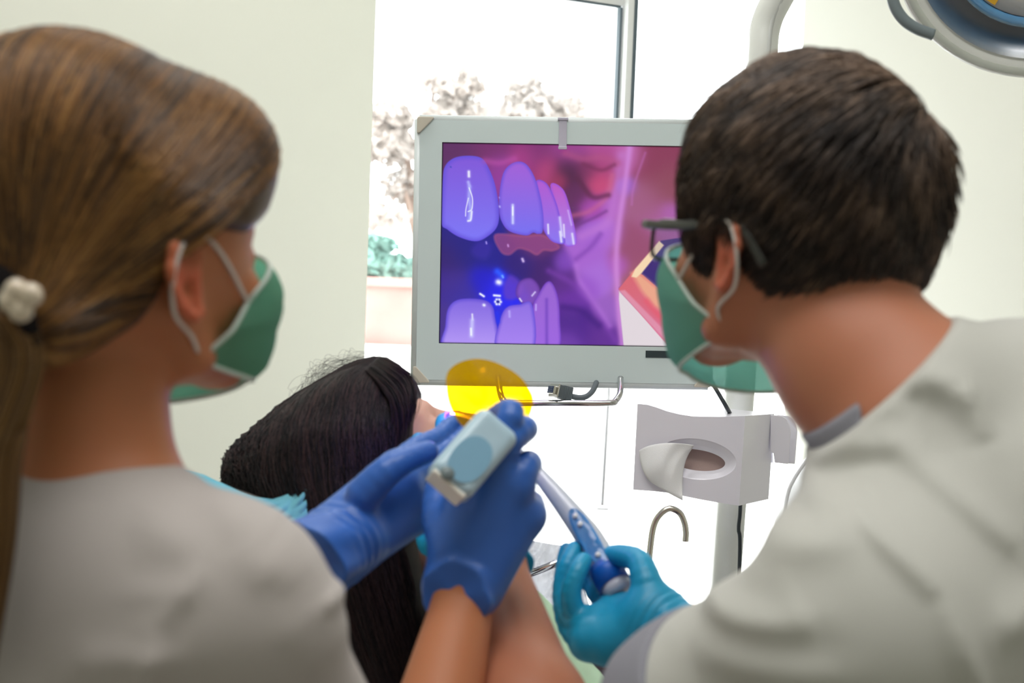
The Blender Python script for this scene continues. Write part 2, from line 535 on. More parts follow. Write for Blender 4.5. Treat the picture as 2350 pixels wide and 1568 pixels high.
# frame as a ring with rounded outer lip
def ring(u0, u1, v0, v1, m, w0, w1):
    return join(mbox(u0, u1, v0, v0+m[0], w0, w1), mbox(u0, u1, v1-m[1], v1, w0, w1),
                mbox(u0, u0+m[2], v0+m[0], v1-m[1], w0, w1), mbox(u1-m[3], u1, v0+m[0], v1-m[1], w0, w1))
o = mesh_obj('bezel', *ring(-51, 617, -50, 545, (50, 84, 51, 46), -.012, .004), m_bez, mon, smooth=False)
def frame_lip():
    pts = [(-53, -52), (619, -52), (619, 547), (-53, 547)]
    parts = []
    for i in range(4):
        a, b = pts[i], pts[(i+1) % 4]
        parts.append(tube([MP(*a, -.004), MP(*b, -.004)], .0075, 12))
    return join(*parts)
mesh_obj('edge_rail', *frame_lip(), mat('monitor_rail', (220, 228, 230), .3), mon)
o = mesh_obj('back_shell', *mbox(-50, 616, -49, 544, -.05, -.012), mat('monitor_back', (224, 224, 220), .5), mon, smooth=False); bevel(o, .006)
for (cu, cv, su, sv) in ((-58, -57, 1, 1), (624, -57, -1, 1), (624, 552, -1, -1), (-58, 552, 1, -1)):
    poly = [(0, 4), (4, 0), (38, 0), (38, 4), (7, 37), (0, 37)]
    q = [(cu+su*a, cv+sv*b) for a, b in poly]
    if su*sv < 0: q = q[::-1]
    n = len(q)
    V = [MP(a, b, .009) for a, b in q]+[MP(a, b, -.02) for a, b in q]
    F = [tuple(range(n))[::-1], tuple(range(n, 2*n))]+[(i, (i+1) % n, n+(i+1) % n, n+i) for i in range(n)]
    o = mesh_obj('corner_cap', V, F, m_cap, mon, smooth=False); bevel(o, .0015, 2)
# hook clip at the top
mc = mat('clip_metal', (198, 194, 212), .3, metal=.0, coat=.4)
o = mesh_obj('clip', *join(mbox(267, 285, -56, 10, .0045, .0062), mbox(264, 288, -60, -54, -.03, .0085), mbox(266, 286, 6, 13, .0045, .0085)), mc, mon, smooth=False)
bevel(o, .001, 2)
mesh_obj('control_strip', *mbox(474, 571, 470, 486, .004, .0052), mat('control_strip', (52, 64, 70), .35), mon, smooth=False)
# housing of the holder behind the top right of the screen
def f_hold(p):
    return smax(ell(p, MP(545, 70, -.085), (.118, .088, .055), np.stack([EX, EY, EN], 1)), -(((p-MP(0, 0, -.052).astype(f32))@(-EN).astype(f32))), .004)
lo, hi = bounds([MP(545, 70, -.085)], .14)
sdf_obj('holder_housing', f_hold, lo, hi, .005, m_white, mon)
mesh_obj('holder_arm', *tube(catmull([MP(560, 150, -.09), MP(600, 200, -.13), MP(680, 230, -.15)], 6), .02, 16), m_white, mon)
mesh_obj('handle', *tube(catmull(PL((1143, 866, 2.15), (1146, 890, 2.13), (1149, 905, 2.12), (1155, 918, 2.115), (1170, 925, 2.11), (1285, 925, 2.105), (1398, 925, 2.11),
                             (1412, 920, 2.115), (1421, 908, 2.12), (1424, 893, 2.13), (1424, 868, 2.15)), 6), .0047, 14), m_chrome, mon)

# --- what the screen shows, computed per vertex (crop units X 181..1552, Y 190..1315)
def screen_paint(X, Y):
    blobs = [
     (250,230,95,92,42,96),(450,225,95,116,44,104),(700,250,80,126,46,112),(880,222,70,152,64,140),(1080,225,70,172,74,146),(1205,240,60,196,110,186),
     (1350,260,90,136,56,88),(1430,420,90,140,72,92),(1300,500,80,160,92,132),(1250,760,80,150,76,112),(1400,610,70,166,92,150),(1440,560,40,176,100,190),
     (870,340,60,66,26,62),(920,470,55,96,40,90),(1050,400,50,196,72,120),(1090,300,55,166,62,116),(980,330,50,120,46,92),(900,600,45,90,40,100),(1000,545,45,165,72,172),
     (700,745,60,110,52,112),(300,790,70,34,28,130),(450,810,60,32,28,140),(220,840,60,52,30,110),(240,980,70,62,40,140),(300,1040,60,56,44,160),
     (420,960,55,30,24,196),(500,1010,60,38,36,240),(500,1160,35,40,40,220),(620,850,60,46,26,120),(760,880,60,64,28,108),(860,960,50,92,42,136),
     (900,1060,50,104,46,160),(850,860,35,130,72,190),(1000,800,60,166,98,206),(1060,920,60,168,108,214),(1090,700,55,176,106,214),(1120,520,45,172,92,190),
     (1000,690,55,158,92,206),(960,1220,60,76,30,138),(1060,1250,60,96,44,146),(1120,1120,50,152,94,192),(900,1290,50,112,62,170),(880,1180,50,80,36,140),
     (500,330,60,150,60,160),(620,280,55,176,60,136),(760,330,50,184,66,120),(830,390,35,170,58,100),(1000,980,40,150,84,200),(1200,420,35,160,100,210),
     (1170,300,40,170,80,150),(1300,950,80,160,90,110),(1160,860,40,176,92,190),(720,1240,60,80,40,140),(200,1180,60,70,50,140)]
    num = np.zeros((len(X), 3)); den = np.full(len(X), 1e-9)
    for bx, by, s, r, g, b in blobs:
        w = np.exp(-((X-bx)**2+(Y-by)**2)/(2*(s*.85)**2))+1e-5/(1+((X-bx)**2+(Y-by)**2)/1e4)
        num += w[:, None]*np.array([r, g, b]); den += w
    C = num/den[:, None]
    def sd(poly):
        poly = np.array(poly, float); d = np.full(len(X), 1e9); ins = np.zeros(len(X), bool)
        for i in range(len(poly)):
            a = poly[i]; b = poly[(i+1) % len(poly)]
            e = b-a; wx = X-a[0]; wy = Y-a[1]
            t = np.clip((wx*e[0]+wy*e[1])/(e@e+1e-9), 0, 1)
            d = np.minimum(d, (wx-e[0]*t)**2+(wy-e[1]*t)**2)
            c = (a[1] > Y) != (b[1] > Y)
            ins ^= c & (X < (b[0]-a[0])*(Y-a[1])/(b[1]-a[1]+1e-9)+a[0])
        d = np.sqrt(d)
        return np.where(ins, -d, d)
    def sm(poly, n=6):
        p = np.array(poly, float); p = np.vstack([p, p[:3]]); out = []
        for i in range(len(p)-3):
            p0, p1, p2, p3 = p[i], p[i+1], p[i+2], p[i+3]
            for k in range(n):
                t = k/n
                out.append(.5*((2*p1)+(-p0+p2)*t+(2*p0-5*p1+4*p2-p3)*t*t+(-p0+3*p1-3*p2+p3)*t**3))
        return out
    def paint(poly, col, soft=4, amt=1.0, edge=None, ew=30, curve=True):
        nonlocal C
        s = sd(sm(poly) if curve else poly)
        a = np.clip(.5-s/(2*soft), 0, 1)*amt
        cc = np.broadcast_to(np.array(col, float), C.shape) if not callable(col) else col()
        if edge is not None:
            e = np.clip(1+s/ew, 0, 1)[:, None]**1.5
            cc = cc*(1-e)+np.array(edge, float)*e
        C = C*(1-a[:, None])+cc*a[:, None]
    def grad(y0, y1, c0, c1):
        return lambda: (lambda t: np.array(c0)*(1-t)+np.array(c1)*t)(np.clip((Y-y0)/(y1-y0), 0, 1)[:, None])
    def line(pts, w, col, amt=1.0):
        nonlocal C
        p = catmull(np.array(pts, float), 8); d = np.full(len(X), 1e9)
        for i in range(len(p)-1):
            e = p[i+1]-p[i]; t = np.clip(((X-p[i][0])*e[0]+(Y-p[i][1])*e[1])/(e@e+1e-9), 0, 1)
            d = np.minimum(d, (X-p[i][0]-e[0]*t)**2+(Y-p[i][1]-e[1]*t)**2)
        a = np.exp(-d/(2*w*w))*amt
        C = C*(1-a[:, None])+np.array(col, float)*a[:, None]
    # red back teeth of the upper row
    paint([(480,700),(640,705),(745,700),(835,760),(800,788),(750,786),(712,812),(665,790),(610,780),(560,815),(510,795)], (140,66,130), 8, .85, (180,90,130), 16)
    paint([(395,740),(460,760),(440,830),(380,830),(350,790)], (64,44,170), 16, .5)
    # vertical fold of the cheek and its light band
    line([(1215,190),(1190,420),(1165,600),(1150,800),(1160,1000),(1190,1320)], 14, (206,136,216), .8)
    line([(1170,250),(1135,480),(1100,620),(960,700)], 22, (196,126,212), .5)
    line([(860,240),(960,270),(1060,262),(1150,290)], 16, (176,80,130), .55)
    line([(900,590),(1000,560),(1090,480),(1120,360)], 12, (200,100,140), .5)
    line([(930,380),(1010,480),(1100,470)], 12, (84,30,66), .6)
    line([(960,300),(1060,330),(1130,300)], 10, (110,40,80), .5)
    line([(930,640),(1020,600),(1090,560)], 8, (110,50,130), .5)
    line([(1300,230),(1240,420),(1230,520)], 6, (190,110,190), .4)
    line([(930,830),(1010,760),(1060,690)], 12, (120,60,170), .5)
    line([(780,900),(900,960),(1000,1040),(1060,1140),(1150,1280)], 14, (120,60,170), .6)
    line([(930,870),(950,950),(1010,1040),(1120,1200)], 14, (186,120,222), .5)
    line([(860,1100),(960,1120),(1060,1200)], 16, (60,20,120), .6)
    # lower right: white panel, pink strip, dark panel, bright strip
    paint([(1165,985),(1200,1310),(1486,1312),(1486,1260),(1260,900)], (150,80,150), 3, .6, curve=False)
    paint([(1168,1005),(1440,1290),(1440,1315),(1198,1315),(1168,1050)], lambda: np.array([224,214,220.])*1.0+0*C, 4, curve=False)
    paint([(1395,720),(1570,690),(1570,1330),(1480,1330),(1482,1130),(1275,905)], grad(720,1300,(66,38,112),(44,40,128)), 3, curve=False)
    paint([(1165,995),(1250,885),(1300,915),(1400,1000),(1484,1110),(1484,1310),(1445,1310)], grad(900,1300,(214,100,110),(214,112,150)), 3, curve=False)
    paint([(1235,905),(1262,890),(1300,920),(1400,1000),(1480,1098),(1470,1150),(1360,1090),(1290,1000)], (236,176,140), 16, .85, curve=False)
    paint([(1168,1005),(1200,1000),(1450,1250),(1440,1290)], (222,150,176), 6, .8, curve=False)
    line([(1440,1180),(1380,1130),(1320,1060)], 14, (226,90,110), .7)
    paint([(1385,722),(1412,745),(1292,903),(1262,930),(1235,925),(1255,880)], (244,214,176), 4, curve=False)
    line([(1486,1120),(1462,1150),(1462,1190),(1486,1215)], 6, (70,36,90), .9)
    paint([(1486,930),(1570,930),(1570,1330),(1486,1330)], (30,40,124), 2, curve=False)
    # lower back teeth
    paint([(530,1000),(560,930),(610,950),(640,1010),(600,1060),(545,1060)], (100,60,190), 12, .7)
    paint([(620,960),(680,940),(725,980),(735,1040),(700,1090),(640,1090),(600,1030)], (130,80,190), 6, .85, (96,50,150), 22)
    paint([(700,1330),(690,1120),(725,1030),(765,965),(800,968),(834,1050),(846,1180),(842,1330)], grad(960,1300,(150,98,206),(156,100,222)), 4, 1, (110,60,190), 20)
    line([(770,1060),(775,1320)], 7, (112,66,190), .7)
    # lower front teeth
    paint([(212,1340),(214,1220),(228,1120),(280,1070),(380,1062),(455,1082),(486,1150),(490,1340)], grad(1060,1320,(126,100,222),(178,150,244)), 4, 1, (92,72,210), 26)
    paint([(500,1340),(512,1190),(548,1110),(620,1090),(692,1092),(700,1340)], grad(1080,1320,(142,110,226),(166,130,240)), 4, 1, (100,76,214), 24)
    # upper teeth
    paint([(780,420),(850,440),(895,560),(930,715),(915,756),(860,748),(835,620)], grad(430,740,(186,88,196),(160,130,240)), 3, 1, (150,80,220), 18)
    paint([(700,400),(760,410),(815,520),(850,660),(866,742),(810,742),(770,710),(740,650),(725,520)], grad(400,740,(176,88,206),(136,116,240)), 3, 1, (120,74,214), 18)
    paint([(502,450),(525,345),(580,295),(640,300),(690,370),(722,470),(744,590),(742,680),(715,694),(690,688),(650,704),(560,682),(516,630),(500,560)], grad(300,690,(160,92,212),(118,110,240)), 3, 1, (104,78,214), 24)
    paint([(186,400),(200,320),(250,275),(330,262),(400,275),(440,330),(478,430),(500,560),(494,650),(450,705),(380,741),(290,722),(220,680),(180,630)], grad(270,740,(126,84,214),(124,118,246)), 3, 1, (96,76,214), 34)
    line([(420,290),(500,300),(580,275)], 14, (190,80,170), .5)
    # highlights and specks
    W = (240,244,255)
    line([(330,352),(331,378)], 6, W, .95); line([(328,410),(334,430)], 7, (186,190,255), .8)
    line([(336,440),(334,500),(342,560),(338,620)], 8, (180,190,255), .7); line([(333,442),(352,500),(350,560),(330,575)], 2.5, W, .9)
    line([(330,500),(318,560),(316,600)], 2.5, W, .8); line([(350,575),(345,620),(330,628)], 4, W, .9)
    line([(575,535),(577,635)], 6, (206,214,255), .9); line([(575,545),(576,590)], 3, W)
    line([(771,640),(774,690)], 4, W, .8); line([(835,600),(850,700)], 6, (220,214,255), .8); line([(858,640),(862,710)], 4, W, .7)
    line([(838,680),(846,735)], 5, W, .8); line([(905,690),(914,745)], 5, W, .7); line([(880,560),(900,640)], 4, (210,190,255), .6)
    line([(362,1150),(364,1180)], 4, W, .8); line([(362,1185),(360,1270)], 9, (206,206,255), .8); line([(356,1230),(358,1265)], 4, W)
    line([(566,1130),(568,1160)], 5, (190,180,255), .7); line([(712,1090),(712,1120)], 4, (200,180,255), .7)
    line([(690,1040),(706,1020)], 4, (220,214,255), .8); line([(622,1058),(632,1072)], 4, W, .8)
    line([(496,908),(520,930)], 14, (40,90,255), .9); line([(524,932),(528,940)], 5, (130,180,255), .8)
    line([(502,967),(508,969)], 12, W); line([(480,1042),(512,1044)], 5, W); line([(404,1035),(424,1048)], 5, W)
    for k in range(6):
        a = k*math.pi/3; line([(502+14*math.cos(a), 1077+14*math.sin(a)), (503+15*math.cos(a), 1078+15*math.sin(a))], 5.5, W)
    line([(501,1077),(503,1078)], 5, (20,24,130)); line([(425,1097),(427,1098)], 6, W); line([(633,836),(638,848)], 6, (236,214,255), .8)
    line([(500,1140),(505,1190)], 8, (30,50,240), .7); line([(432,744),(434,752)], 4, (200,180,255), .7); line([(552,758),(554,766)], 4, (220,170,240), .7)
    line([(229,326),(231,328)], 3, (60,70,190)); line([(503,543),(504,546)], 4, (190,190,255), .8); line([(500,493),(501,495)], 3, (160,150,240), .8)
    bd_ = np.minimum(np.minimum(X-181, 1552-X), np.minimum(Y-190, 1315-Y))
    C = C*(1-np.exp(-(np.maximum(bd_, 0)/5)**2)[:, None]*.85)
    return np.clip(C, 0, 255)

NX, NY = 560, 452
gu, gv = np.meshgrid(np.linspace(0, 571, NX), np.linspace(0, 461, NY))
XX = 181+gu.ravel()/571*1371; YY = 190+gv.ravel()/461*1125
rgb = screen_paint(XX, YY)/255
rgb = np.where(rgb <= .04045, rgb/12.92, ((rgb+.055)/1.055)**2.4).astype(np.float32)
Vs = MO+(gu.ravel()[:, None]*EX+gv.ravel()[:, None]*EY)*MS+EN*.0006
ii = np.arange(NX*NY).reshape(NY, NX)
Fs = np.stack([ii[:-1, :-1], ii[1:, :-1], ii[1:, 1:], ii[:-1, 1:]], -1).reshape(-1, 4)
m_scr = bpy.data.materials.new('screen_image'); m_scr.use_nodes = True
nt = m_scr.node_tree; b = nt.nodes['Principled BSDF']
b.inputs['Base Color'].default_value = (.01, .01, .012, 1); b.inputs['Roughness'].default_value = .35
b.inputs['Specular IOR Level'].default_value = .3
a = nt.nodes.new('ShaderNodeVertexColor'); a.layer_name = 'Col'
nt.links.new(a.outputs['Color'], b.inputs['Emission Color']); b.inputs['Emission Strength'].default_value = 1.0
mesh_obj('screen', Vs, Fs, m_scr, mon, smooth=False, cols=rgb)

# --- video plug hanging under the monitor
vg = thing('video_cable', 'grey video cable with ridged plug hanging under the monitor', 'cable', P(1320, 905, 2.12))
m_plug = mat('plug_plastic', (98, 108, 114), .5)
ax = unit(P(1318, 911, 2.12)-P(1268, 898, 2.10)); upv = unit(UP-ax*np.dot(UP, ax)); sd_ = np.cross(ax, upv)
Mv = np.stack([ax, upv, sd_], 1)
c0 = P(1291, 901, 2.11)
prt = [boxv(c0, (.0135, .0098, .007), Mv)]
for k in range(6):
    prt.append(boxv(c0+ax*(-.002+k*.0028), (.0007, .0105, .0076), Mv))
o = mesh_obj('plug', *join(*prt), m_plug, vg, smooth=False); bevel(o, .0006, 2)
o = mesh_obj('plug_flange', *boxv(c0-ax*.0150, (.0012, .0098, .012), Mv), m_steel, vg, smooth=False); bevel(o, .0006, 2)
o = mesh_obj('connector', *boxv(c0-ax*.0185, (.003, .006, .0085), Mv), m_steel, vg, smooth=False); bevel(o, .0012, 2)
cn = mesh_obj('contact_block', *boxv(c0-ax*.0216, (.0004, .005, .0074), Mv), mat('contact_blue', (40, 58, 96), .5), vg, smooth=False)
V = []; prt = []
for i in range(5):
    for j in range(3):
        prt.append(boxv(c0-ax*.0222+sd_*(i-2)*.0026+upv*(j-1)*.003, (.0006, .0005, .0005), Mv))
mesh_obj('contact_pins', *join(*prt), m_chrome, vg, smooth=False)
mesh_obj('cord', *tube(catmull(PL((1312, 910, 2.12), (1330, 913, 2.12), (1346, 910, 2.12), (1358, 900, 2.13), (1366, 886, 2.14), (1370, 872, 2.16)), 6), [.0042]*31, 12), m_plug, vg)
m_blk = mat('black_cable', (40, 48, 54), .5)
tag(mesh_obj('power_cable', *tube(catmull(PL((1622, 850, 2.19), (1632, 874, 2.16), (1650, 905, 2.15), (1668, 936, 2.15), (1684, 965, 2.24)), 6), .0032, 10), m_blk),
    'dark cable running from the monitor corner down behind the tissue box', 'cable')
tag(mesh_obj('post_cable', *tube(catmull(PL((1701, 1120, 2.30), (1698, 1180, 2.295), (1695, 1215, 2.295), (1698, 1260, 2.30), (1690, 1500, 2.32)), 6), .0032, 10), m_blk),
    'dark cable hanging down the white post under the tissue box', 'cable')

# ================================================================== TISSUE BOX
tb = thing('tissue_box', 'white wall tissue dispenser with a tissue pulled from its oval slot', 'tissue box', P(1600, 1145, 2.15))
m_tb = mat('dispenser_plastic', (234, 232, 243), .3, coat=.3)
vb = P(1777, 950, 2.20)-P(1710, 955, 2.09)
def TF(px, py, off=0.0):
    d = 2.14-.05*(px-1463)/247.0
    return P(px, py, d+off)
top = [(1463, 927), (1485, 929), (1505, 935), (1530, 944), (1558, 951), (1590, 956), (1650, 957), (1710, 955)]
bot = [(1453, 1124), (1478, 1126), (1505, 1128), (1530, 1131), (1570, 1139), (1610, 1147), (1655, 1155), (1696, 1161)]
ce = (1598, 1048)
# outline of the front (clockwise) resampled by angle, mapped to the slot
out = []
for a, b in zip(top[:-1], top[1:]):
    for k in range(6): out.append((a[0]+(b[0]-a[0])*k/6, a[1]+(b[1]-a[1])*k/6))
for k in range(24): out.append((1710-(14)*k/24, 955+206*k/24))
rb_ = bot[::-1]
for a, b in zip(rb_[:-1], rb_[1:]):
    for k in range(6): out.append((a[0]+(b[0]-a[0])*k/6, a[1]+(b[1]-a[1])*k/6))
for k in range(24): out.append((1453+10*k/24, 1124-197*k/24))
out = np.array(out)
ang = np.arctan2(out[:, 1]-ce[1], out[:, 0]-ce[0])
dip = np.stack([ce[0]+92*np.cos(ang)*1.0, ce[1]+6+47*np.sin(ang)+8*np.cos(ang)], 1)       # dished oval
slot = np.stack([ce[0]+66*np.cos(ang), ce[1]+8+24*np.sin(ang)*np.abs(np.cos(ang*0.5+0))**.0+8*np.cos(ang)], 1)
rings = []
for f, off in ((0, 0), (.5, 0), (1.0, 0)):
    q = out*(1-f)+dip*f; rings.append([TF(x, y, off) for x, y in q])
for f, off in ((.12, .0015), (.6, .006), (1.0, .009)):
    q = dip*(1-f)+slot*f; rings.append([TF(x, y, off) for x, y in q])
rings.append([TF(x, y, .03) for x, y in slot])
n = len(out); V = np.concatenate([np.array(r) for r in rings]); F = []
for i in range(len(rings)-1):
    for j in range(n):
        k = (j+1) % n; F.append((i*n+j, i*n+k, (i+1)*n+k, (i+1)*n+j))
# sides and back
nb_ = len(V); back = np.array([TF(x, y) for x, y in out])+vb
lift = np.zeros((n, 3)); back[:42] = np.array([TF(1463+(1710-1463)*k/42, 927+(955-927)*k/42) for k in range(42)])+vb
V = np.vstack([V, np.array(rings[0]), back]); 
for j in range(n):
    k = (j+1) % n; F.append((nb_+j, nb_+n+j, nb_+n+k, nb_+k))
F.append(tuple(nb_+n+j for j in range(n)))
mesh_obj('housing', V, F, m_tb, tb, smooth=False)
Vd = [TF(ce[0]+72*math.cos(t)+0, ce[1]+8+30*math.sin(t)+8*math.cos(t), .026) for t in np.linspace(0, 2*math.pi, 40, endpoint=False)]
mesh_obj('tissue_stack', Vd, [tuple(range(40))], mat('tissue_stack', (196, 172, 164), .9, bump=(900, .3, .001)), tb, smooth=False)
# tabs of the wall bracket on the right
def prism(px, d0, t, hx=0):
    a = [P(x, y, d0) for x, y in px]; b_ = [P(x+hx, y, d0+t) for x, y in px]; n = len(a)
    return np.array(a+b_), [tuple(range(n)), tuple(range(n, 2*n))[::-1]]+[(i, n+i, n+(i+1) % n, (i+1) % n) for i in range(n)]
tabp = [(1768, 952), (1795, 955), (1806, 962), (1813, 978), (1815, 990), (1809, 1065), (1778, 1062), (1775, 1040), (1768, 1038)]
for dx, d0 in ((0, 2.185), (15, 2.215)):
    o = mesh_obj('bracket_tab', *prism([(x+dx, y) for x, y in tabp], d0, .006), m_tb, tb, smooth=False); bevel(o, .001, 2)
o = mesh_obj('bracket_plate', *prism([(1700, 990), (1772, 985), (1774, 1062), (1700, 1070)], 2.25, .01), m_tb, tb, smooth=False)
# the tissue itself
cp = np.array([[(1467, 1034, .0), (1492, 1016, -.012), (1545, 1013, -.012), (1593, 1022, -.002)],
               [(1469, 1070, -.006), (1505, 1050, -.030), (1556, 1036, -.024), (1582, 1040, .006)],
               [(1480, 1096, -.008), (1518, 1085, -.028), (1548, 1070, -.010), (1560, 1058, .010)],
               [(1496, 1108, -.006), (1524, 1126, -.012), (1548, 1140, -.014), (1567, 1149, -.014)]], float)
def bez(t): return np.array([(1-t)**3, 3*t*(1-t)**2, 3*t*t*(1-t), t**3])
NT = 26; V = []; F = []
for i in range(NT):
    for j in range(NT):
        u, v = i/(NT-1), j/(NT-1)
        q = np.einsum('i,j,ijk->k', bez(u), bez(v), cp)
        w = .0022*math.sin(u*7+v*4)*math.sin(v*5+1)+.0022*abs(math.sin(v*9+u*5))*(1-u)
        V.append(TF(q[0], q[1], q[2]*1.0+w-.003))
for i in range(NT-1):
    for j in range(NT-1): F.append((i*NT+j, i*NT+j+1, (i+1)*NT+j+1, (i+1)*NT+j))
o = mesh_obj('paper_tissue', V, F, mat('tissue_paper', (240, 240, 242), .9, bump=(700, .35, .001)))
tag(o, 'crumpled white paper tissue hanging out of the dispenser slot', 'tissue')
solid(o, .0006)

# ================================================================== BOWL WITH TAP
cu = thing('rinse_bowl', 'white rinse bowl stand with a bent steel tap', 'rinse bowl', (*P(1640, 1480, 2.15)[:2], 0))
bc = P(1650, 1460, 2.18)
V, F = lathe([(.0, -.05), (.04, -.045), (.075, -.02), (.092, .0), (.096, .004), (.098, 0), (.08, -.024), (.045, -.05), (.0, -.058)], bc+np.array([0, 0, .0]), (0, 0, 1), 48)
mesh_obj('bowl', V, F, mat('bowl_glass', (236, 238, 242), .08, coat=1.0), cu)
V, F = lathe([(.0, bc[2]-.05), (.04, bc[2]-.05), (.05, bc[2]-.12), (.055, .1), (.07, .0), (0, 0)], (bc[0]+.05, bc[1]-.03, 0), (0, 0, 1), 32)
mesh_obj('pedestal', V, F, m_white, cu)
tp = catmull(PL((1474, 1475, 2.12), (1478, 1430, 2.11), (1486, 1330, 2.10), (1492, 1260, 2.10), (1499, 1212, 2.10), (1512, 1184, 2.10), (1535, 1168, 2.10),
                (1558, 1176, 2.10), (1570, 1198, 2.10), (1574, 1222, 2.10), (1573, 1243, 2.10)), 8)
mesh_obj('tap', *tube(tp, .0046, 18), m_steel, cu)

# white rounded unit half hidden by the man's shoulder
un = thing('equipment_unit', 'white rounded equipment unit behind the shoulder of the man', 'equipment', (*P(2010, 1200, 2.5)[:2], 0))
Mu = np.stack([RT, -FW, UP], 1)
def f_unit(p):
    return smin(ell(p, P(2020, 1215, 2.50), (.185, .10, .175), Mu), caps(p, P(2020, 1250, 2.55), (*P(2020, 1250, 2.6)[:2], .1), .06, .07), .03)
lo, hi = bounds(PL((1700, 950, 2.3), (2350, 1600, 2.7)), .06); lo[2] = 0
sdf_obj('housing', f_unit, lo, hi, .008, m_white, un)
mesh_obj('trim_line', *tube(catmull(PL((1985, 985, 2.40), (1905, 1012, 2.40), (1850, 1060, 2.41), (1812, 1120, 2.43), (1800, 1180, 2.44)), 6), .0035, 8), m_white, un)

# ================================================================== DENTAL LAMP
dl = thing('dental_lamp', 'ceiling-high dental lamp with white post, curved arm and mirrored head', 'lamp', (*P(1668, 1300, 2.36)[:2], 0))
m_post = mat('post_paint', (222, 224, 220), .3, coat=.3)
foot = P(1668, 1300, 2.36); foot2 = np.array([foot[0]-.02, foot[1], .0])
pp = [foot2, foot2*.5+foot*.5, foot]+PL((1702, 830, 2.34), (1738, 300, 2.32))
mesh_obj('post', *tube(catmull(pp, 6), .0245, 28), m_post, dl)
mesh_obj('floor_flange', *lathe([(0, .02), (.09, .02), (.1, .01), (.1, 0), (0, 0)], foot2, (0, 0, 1), 32), m_post, dl)
arm = catmull(PL((1738, 300, 2.32), (1749, 130, 2.31), (1757, 60, 2.31), (1780, 5, 2.30), (1830, -70, 2.28), (1930, -150, 2.2), (2100, -215, 2.0), (2300, -240, 1.85), (2400, -240, 1.80)), 8)
mesh_obj('arm', *tube(arm, .0245, 28), m_post, dl)
mesh_obj('arm_strip', *tube(arm[4:]-FW*.022+RT*.006, .004, 8), mat('arm_strip', (196, 198, 196), .3), dl)
LC = P(2392, -150, 1.74)
ax = unit(-FW*.80-UP*.52-RT*.30)
prof = [(.0, -.075), (.06, -.068), (.11, -.048), (.148, -.018), (.166, .008), (.172, .022), (.170, .030), (.160, .031)]
mesh_obj('head_shell', *lathe(prof, LC, ax, 64), mat_filter('lamp_shell', (.93, .96, .92), .35, (.9, .93, .88), .08), dl)
prof = [(.0, -.055), (.04, -.052), (.085, -.036), (.12, -.012), (.142, .012), (.150, .024)]
mr = mat('mirror_reflector', (226, 228, 232), .22, metal=1.0)
mesh_obj('reflector', *lathe(prof, LC, ax, 64), mr, dl)
mesh_obj('rim', *lathe([(.150, .020), (.160, .026), (.170, .030), (.176, .024), (.176, .016), (.168, .012)], LC, ax, 64), m_post, dl)
mesh_obj('reflection_ring', *lathe([(.100, .004), (.106, .009), (.113, .004), (.106, -.004), (.100, .0)], LC+ax*.012, ax, 48), mat('reflection_blue', (96, 156, 206), .1, coat=1), dl)  # blue reflection of the room, put in as a coloured ring
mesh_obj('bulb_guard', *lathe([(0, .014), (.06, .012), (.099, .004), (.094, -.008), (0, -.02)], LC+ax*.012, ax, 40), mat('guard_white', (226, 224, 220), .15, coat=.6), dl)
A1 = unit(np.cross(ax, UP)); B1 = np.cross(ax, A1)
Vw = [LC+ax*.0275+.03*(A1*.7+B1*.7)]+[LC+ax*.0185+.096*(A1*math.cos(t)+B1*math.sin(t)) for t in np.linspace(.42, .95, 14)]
mesh_obj('amber_reflection', Vw, [(0, i, i+1) for i in range(1, 14)], mat('amber_reflection', (240, 190, 60), .2, coat=.6), dl, smooth=False)  # yellow reflection in the lamp head, painted as a coloured wedge
o = bpy.data.objects[-1] if False else None
hd = catmull(PL((2048, -60, 1.66), (2046, -20, 1.66), (2054, 15, 1.66), (2074, 45, 1.66), (2104, 66, 1.66), (2142, 80, 1.66)), 8)
mesh_obj('handle', *tube(hd, .0068, 16), mat('handle_grey', (118, 130, 134), .4), dl)

# ================================================================== TRAY BAR AND PLASTIC
tr = thing('tray_bar', 'chrome tray bar wrapped in clear plastic behind the green bib', 'tray bar', P(1240, 1310, 1.95))
mesh_obj('bar', *tube(PL((1130, 1352, 1.95), (1262, 1299, 1.95), (1330, 1270, 1.95)), .0052, 14), m_chrome, tr)
def crumple(name, grid, d, amp, m, n=34, seed=3, parent=None):
    r = np.random.default_rng(seed); g = np.array(grid, float)
    fr = [(r.uniform(4, 22), r.uniform(4, 22), r.uniform(0, 6), r.uniform(.3, 1)) for _ in range(9)]
    V = []; F = []
    for i in range(n):
        for j in range(n):
            u, v = i/(n-1), j/(n-1)
            q = np.einsum('i,j,ijk->k', bez(u), bez(v), g)
            w = sum(a*abs(math.sin(fx*u+fy*v+ph)) for fx, fy, ph, a in fr)/5
            V.append(P(q[0], q[1], d+q[2]+amp*w))
    for i in range(n-1):
        for j in range(n-1): F.append((i*n+j, i*n+j+1, (i+1)*n+j+1, (i+1)*n+j))
    return mesh_obj(name, V, F, m, parent)
m_clear = mat_filter('clear_plastic', (.80, .81, .86), .88, (.46, .47, .53), .12)
o = crumple('plastic_wrap', [[(1175, 1240, .02), (1230, 1235, 0), (1275, 1260, 0), (1320, 1250, .03)],
                             [(1170, 1300, .0), (1230, 1300, -.03), (1285, 1300, -.03), (1330, 1310, .02)],
                             [(1175, 1370, .0), (1230, 1380, -.03), (1290, 1380, -.02), (1345, 1400, .02)],
                             [(1180, 1440, .02), (1240, 1460, 0), (1320, 1470, 0), (1400, 1500, .03)]], 1.93, .05, m_clear)
tag(o, 'crumpled clear plastic wrap beside the teal glove', 'plastic wrap')

